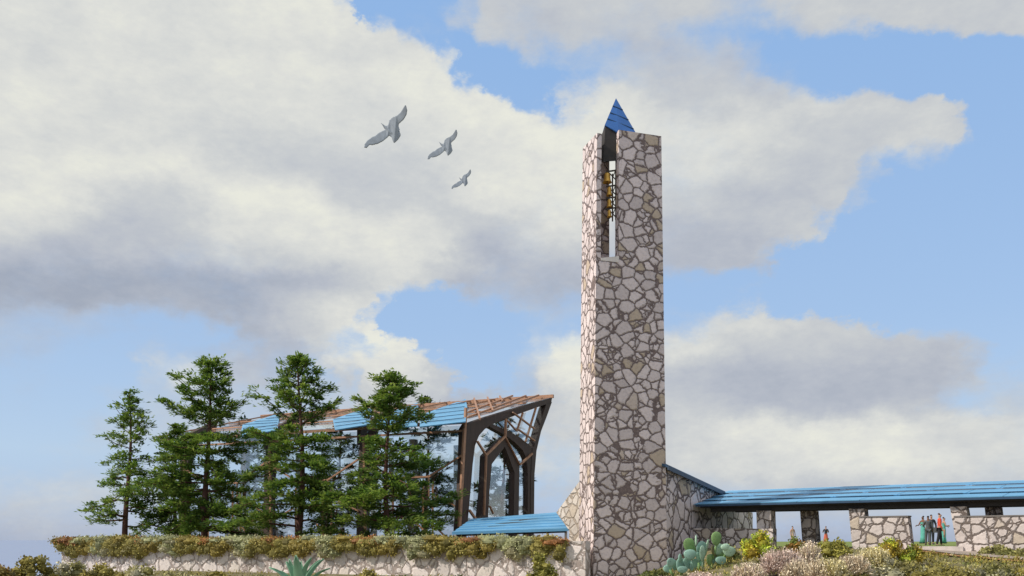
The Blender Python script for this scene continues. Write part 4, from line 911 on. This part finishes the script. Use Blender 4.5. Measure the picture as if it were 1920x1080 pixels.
# agave
ag = ground_pt(562, 25); AE = empty('agave', ag, 'blue green agave with pointed leaves in front of the retaining wall', 'plant')
AG = simple('agave_leaf', (.22, .42, .27), .5, .25, 2, sc=(3, 3, .6)); random.seed(3)
for x2, y2, y_w in ((505, 1064, .10), (537, 1053, .12), (543, 1048, .10), (555, 1041, .15), (584, 1046, .10), (600, 1050, .10), (607, 1048, .09), (522, 1070, .1), (572, 1060, .12), (618, 1066, .08), (565, 1052, .12)):
    dD = random.uniform(-.35, .35); tip = P(x2, y2, 25 + dD); b0 = ag + Vector((random.uniform(-.08, .08), dD * .2, .05)); m = MB(); pts = []
    out_ = Vector((tip.x - b0.x, tip.y - b0.y, 0)); n = 7; L_, R_, C_ = [], [], []
    sd_ = Vector((1, 0, 0)) if abs(out_.x) < .3 else Vector((.6, .8, 0))
    for i in range(n):
        t = i / (n - 1); c = b0.lerp(tip, t) + Vector((0, 0, .14 * math.sin(t * math.pi) * (out_.length > .3))); w = y_w * (math.sin((.25 + .75 * t) * math.pi) ** .7 if t < 1 else 0) * .9
        L_.append(c - sd_ * w + Vector((0, -.03 if 1 else 0, 0))); C_.append(c + Vector((0, .035, 0))); R_.append(c + sd_ * w + Vector((0, -.03, 0)))
    for i in range(n): m.v += [L_[i], C_[i], R_[i]]
    m.f = [(i*3+k, i*3+k+1, (i+1)*3+k+1, (i+1)*3+k) for i in range(n-1) for k in range(2)]
    o = m.build('leaf', AG, AE, True); s = o.modifiers.new('thickness', 'SOLIDIFY'); s.thickness = .018
# prickly pear
Dc = 30.0; cg = ground_pt(1310, Dc); CE = empty('prickly_pear_cactus', cg, 'blue green prickly pear cactus with oval pads beside the tower foot', 'cactus')
def pad_mat(name, c):
    m, nt, b, L = newmat(name); tc = nd(nt, 'ShaderNodeTexCoord'); vz = nd(nt, 'ShaderNodeTexVoronoi'); L(tc.outputs['Object'], vz.inputs['Vector']); vz.inputs['Scale'].default_value = 15
    n = noisen(nt, 2, 3); c2 = ramp(nt, n.outputs[0], [(.3, tuple(k * .75 for k in c)), (.7, tuple(k * 1.25 for k in c))]); d = ramp(nt, vz.outputs[0], [(0, (.25, .25, .2)), (.16, (.3, .3, .25)), (.22, (1, 1, 1))])
    mx = nd(nt, 'ShaderNodeMix', data_type='RGBA', blend_type='MULTIPLY'); mx.inputs[0].default_value = 1; L(c2, mx.inputs[6]); L(d, mx.inputs[7]); L(mx.outputs[2], b.inputs['Base Color']); b.inputs['Roughness'].default_value = .6; return m
PM = [pad_mat('cactus_blue', (.30, .50, .42)), pad_mat('cactus_green', (.20, .33, .12)), pad_mat('cactus_pale', (.46, .66, .50)), pad_mat('cactus_brown', (.14, .13, .05))]
# pads traced in the close view: centre, half width, half height, tilt, colour, yaw
pads = [((1292,1022),10,12,0,1,.3),((1343,1010),9,12,5,1,.2),((1305,1013),2.5,9,0,2,1.3),((1300,1030),5,8,0,1,.8),((1294,1040),11,9,0,0,.1),((1315,1030),10,14,10,0,.6),((1325,1027),4,15,12,2,1.2),((1317,1038),6,14,0,2,.9),
        ((1339,1033),6,10,-15,3,.9),((1348,1030),9,10,20,2,.3),((1360,1026),8,6,-10,2,.2),((1367,1034),11,9,10,2,.1),((1306,1057),10,9,0,0,.2),((1318,1059),4,11,5,2,1.2),((1336,1049),8,9,0,0,.8),((1330,1050),6,10,0,1,.8),((1352,1051),10,7,0,0,.2),
        ((1258,1055),8,8,20,0,.5),((1252,1066),8,7,-20,0,.3),((1265,1060),6,9,0,0,.9),((1276,1060),8,13,0,0,.4),((1290,1056),8,11,-30,0,.7),((1275,1046),3,7,0,0,.8),((1352,1042),10,6,0,1,.2),((1280,1068),9,6,0,0,.1),((1310,1045),5,9,-8,0,.6),((1300,1062),7,9,15,0,.3)]
random.seed(9)
for (x, y), a, h, tl, ci, yw in pads:
    D = Dc + random.uniform(-.25, .25); c = P(x, y, D); k = D / F; W_ = 1.12 * a * k / max(.45, math.cos(yw)); H_ = 1.12 * h * k; vs = []; fs = []; nu, nv = 14, 8
    mt = Matrix.Rotation(R(tl), 3, 'Y') @ Matrix.Rotation(yw, 3, 'Z')
    for j in range(nv + 1):
        t = math.pi * j / nv
        for i in range(nu):
            u_ = 2 * math.pi * i / nu; q = Vector((math.cos(u_) * math.sin(t) * W_, math.sin(u_) * math.sin(t) * .035, math.cos(t) * H_)); q.x *= (1 + .18 * math.cos(t)); vs.append(c + mt @ q)
    for j in range(nv):
        for i in range(nu): fs.append((j*nu+i, (j+1)*nu+i, (j+1)*nu+(i+1) % nu, j*nu+(i+1) % nu))
    mk('pad', vs, fs, PM[ci], CE, True)
m = MB()
for a_, b_ in (((1343,1022),(1336,1048)), ((1292,1034),(1296,1050)), ((1360,1040),(1345,1062)), ((1310,1055),(1310,1075)), ((1275,1062),(1278,1078)), ((1336,1055),(1330,1078)), ((1255,1068),(1262,1080))): m = MB(); m.tube([P(*a_, Dc), P(*b_, Dc)], [.035, .06], 7); m.build('stem', PM[1], CE, True)
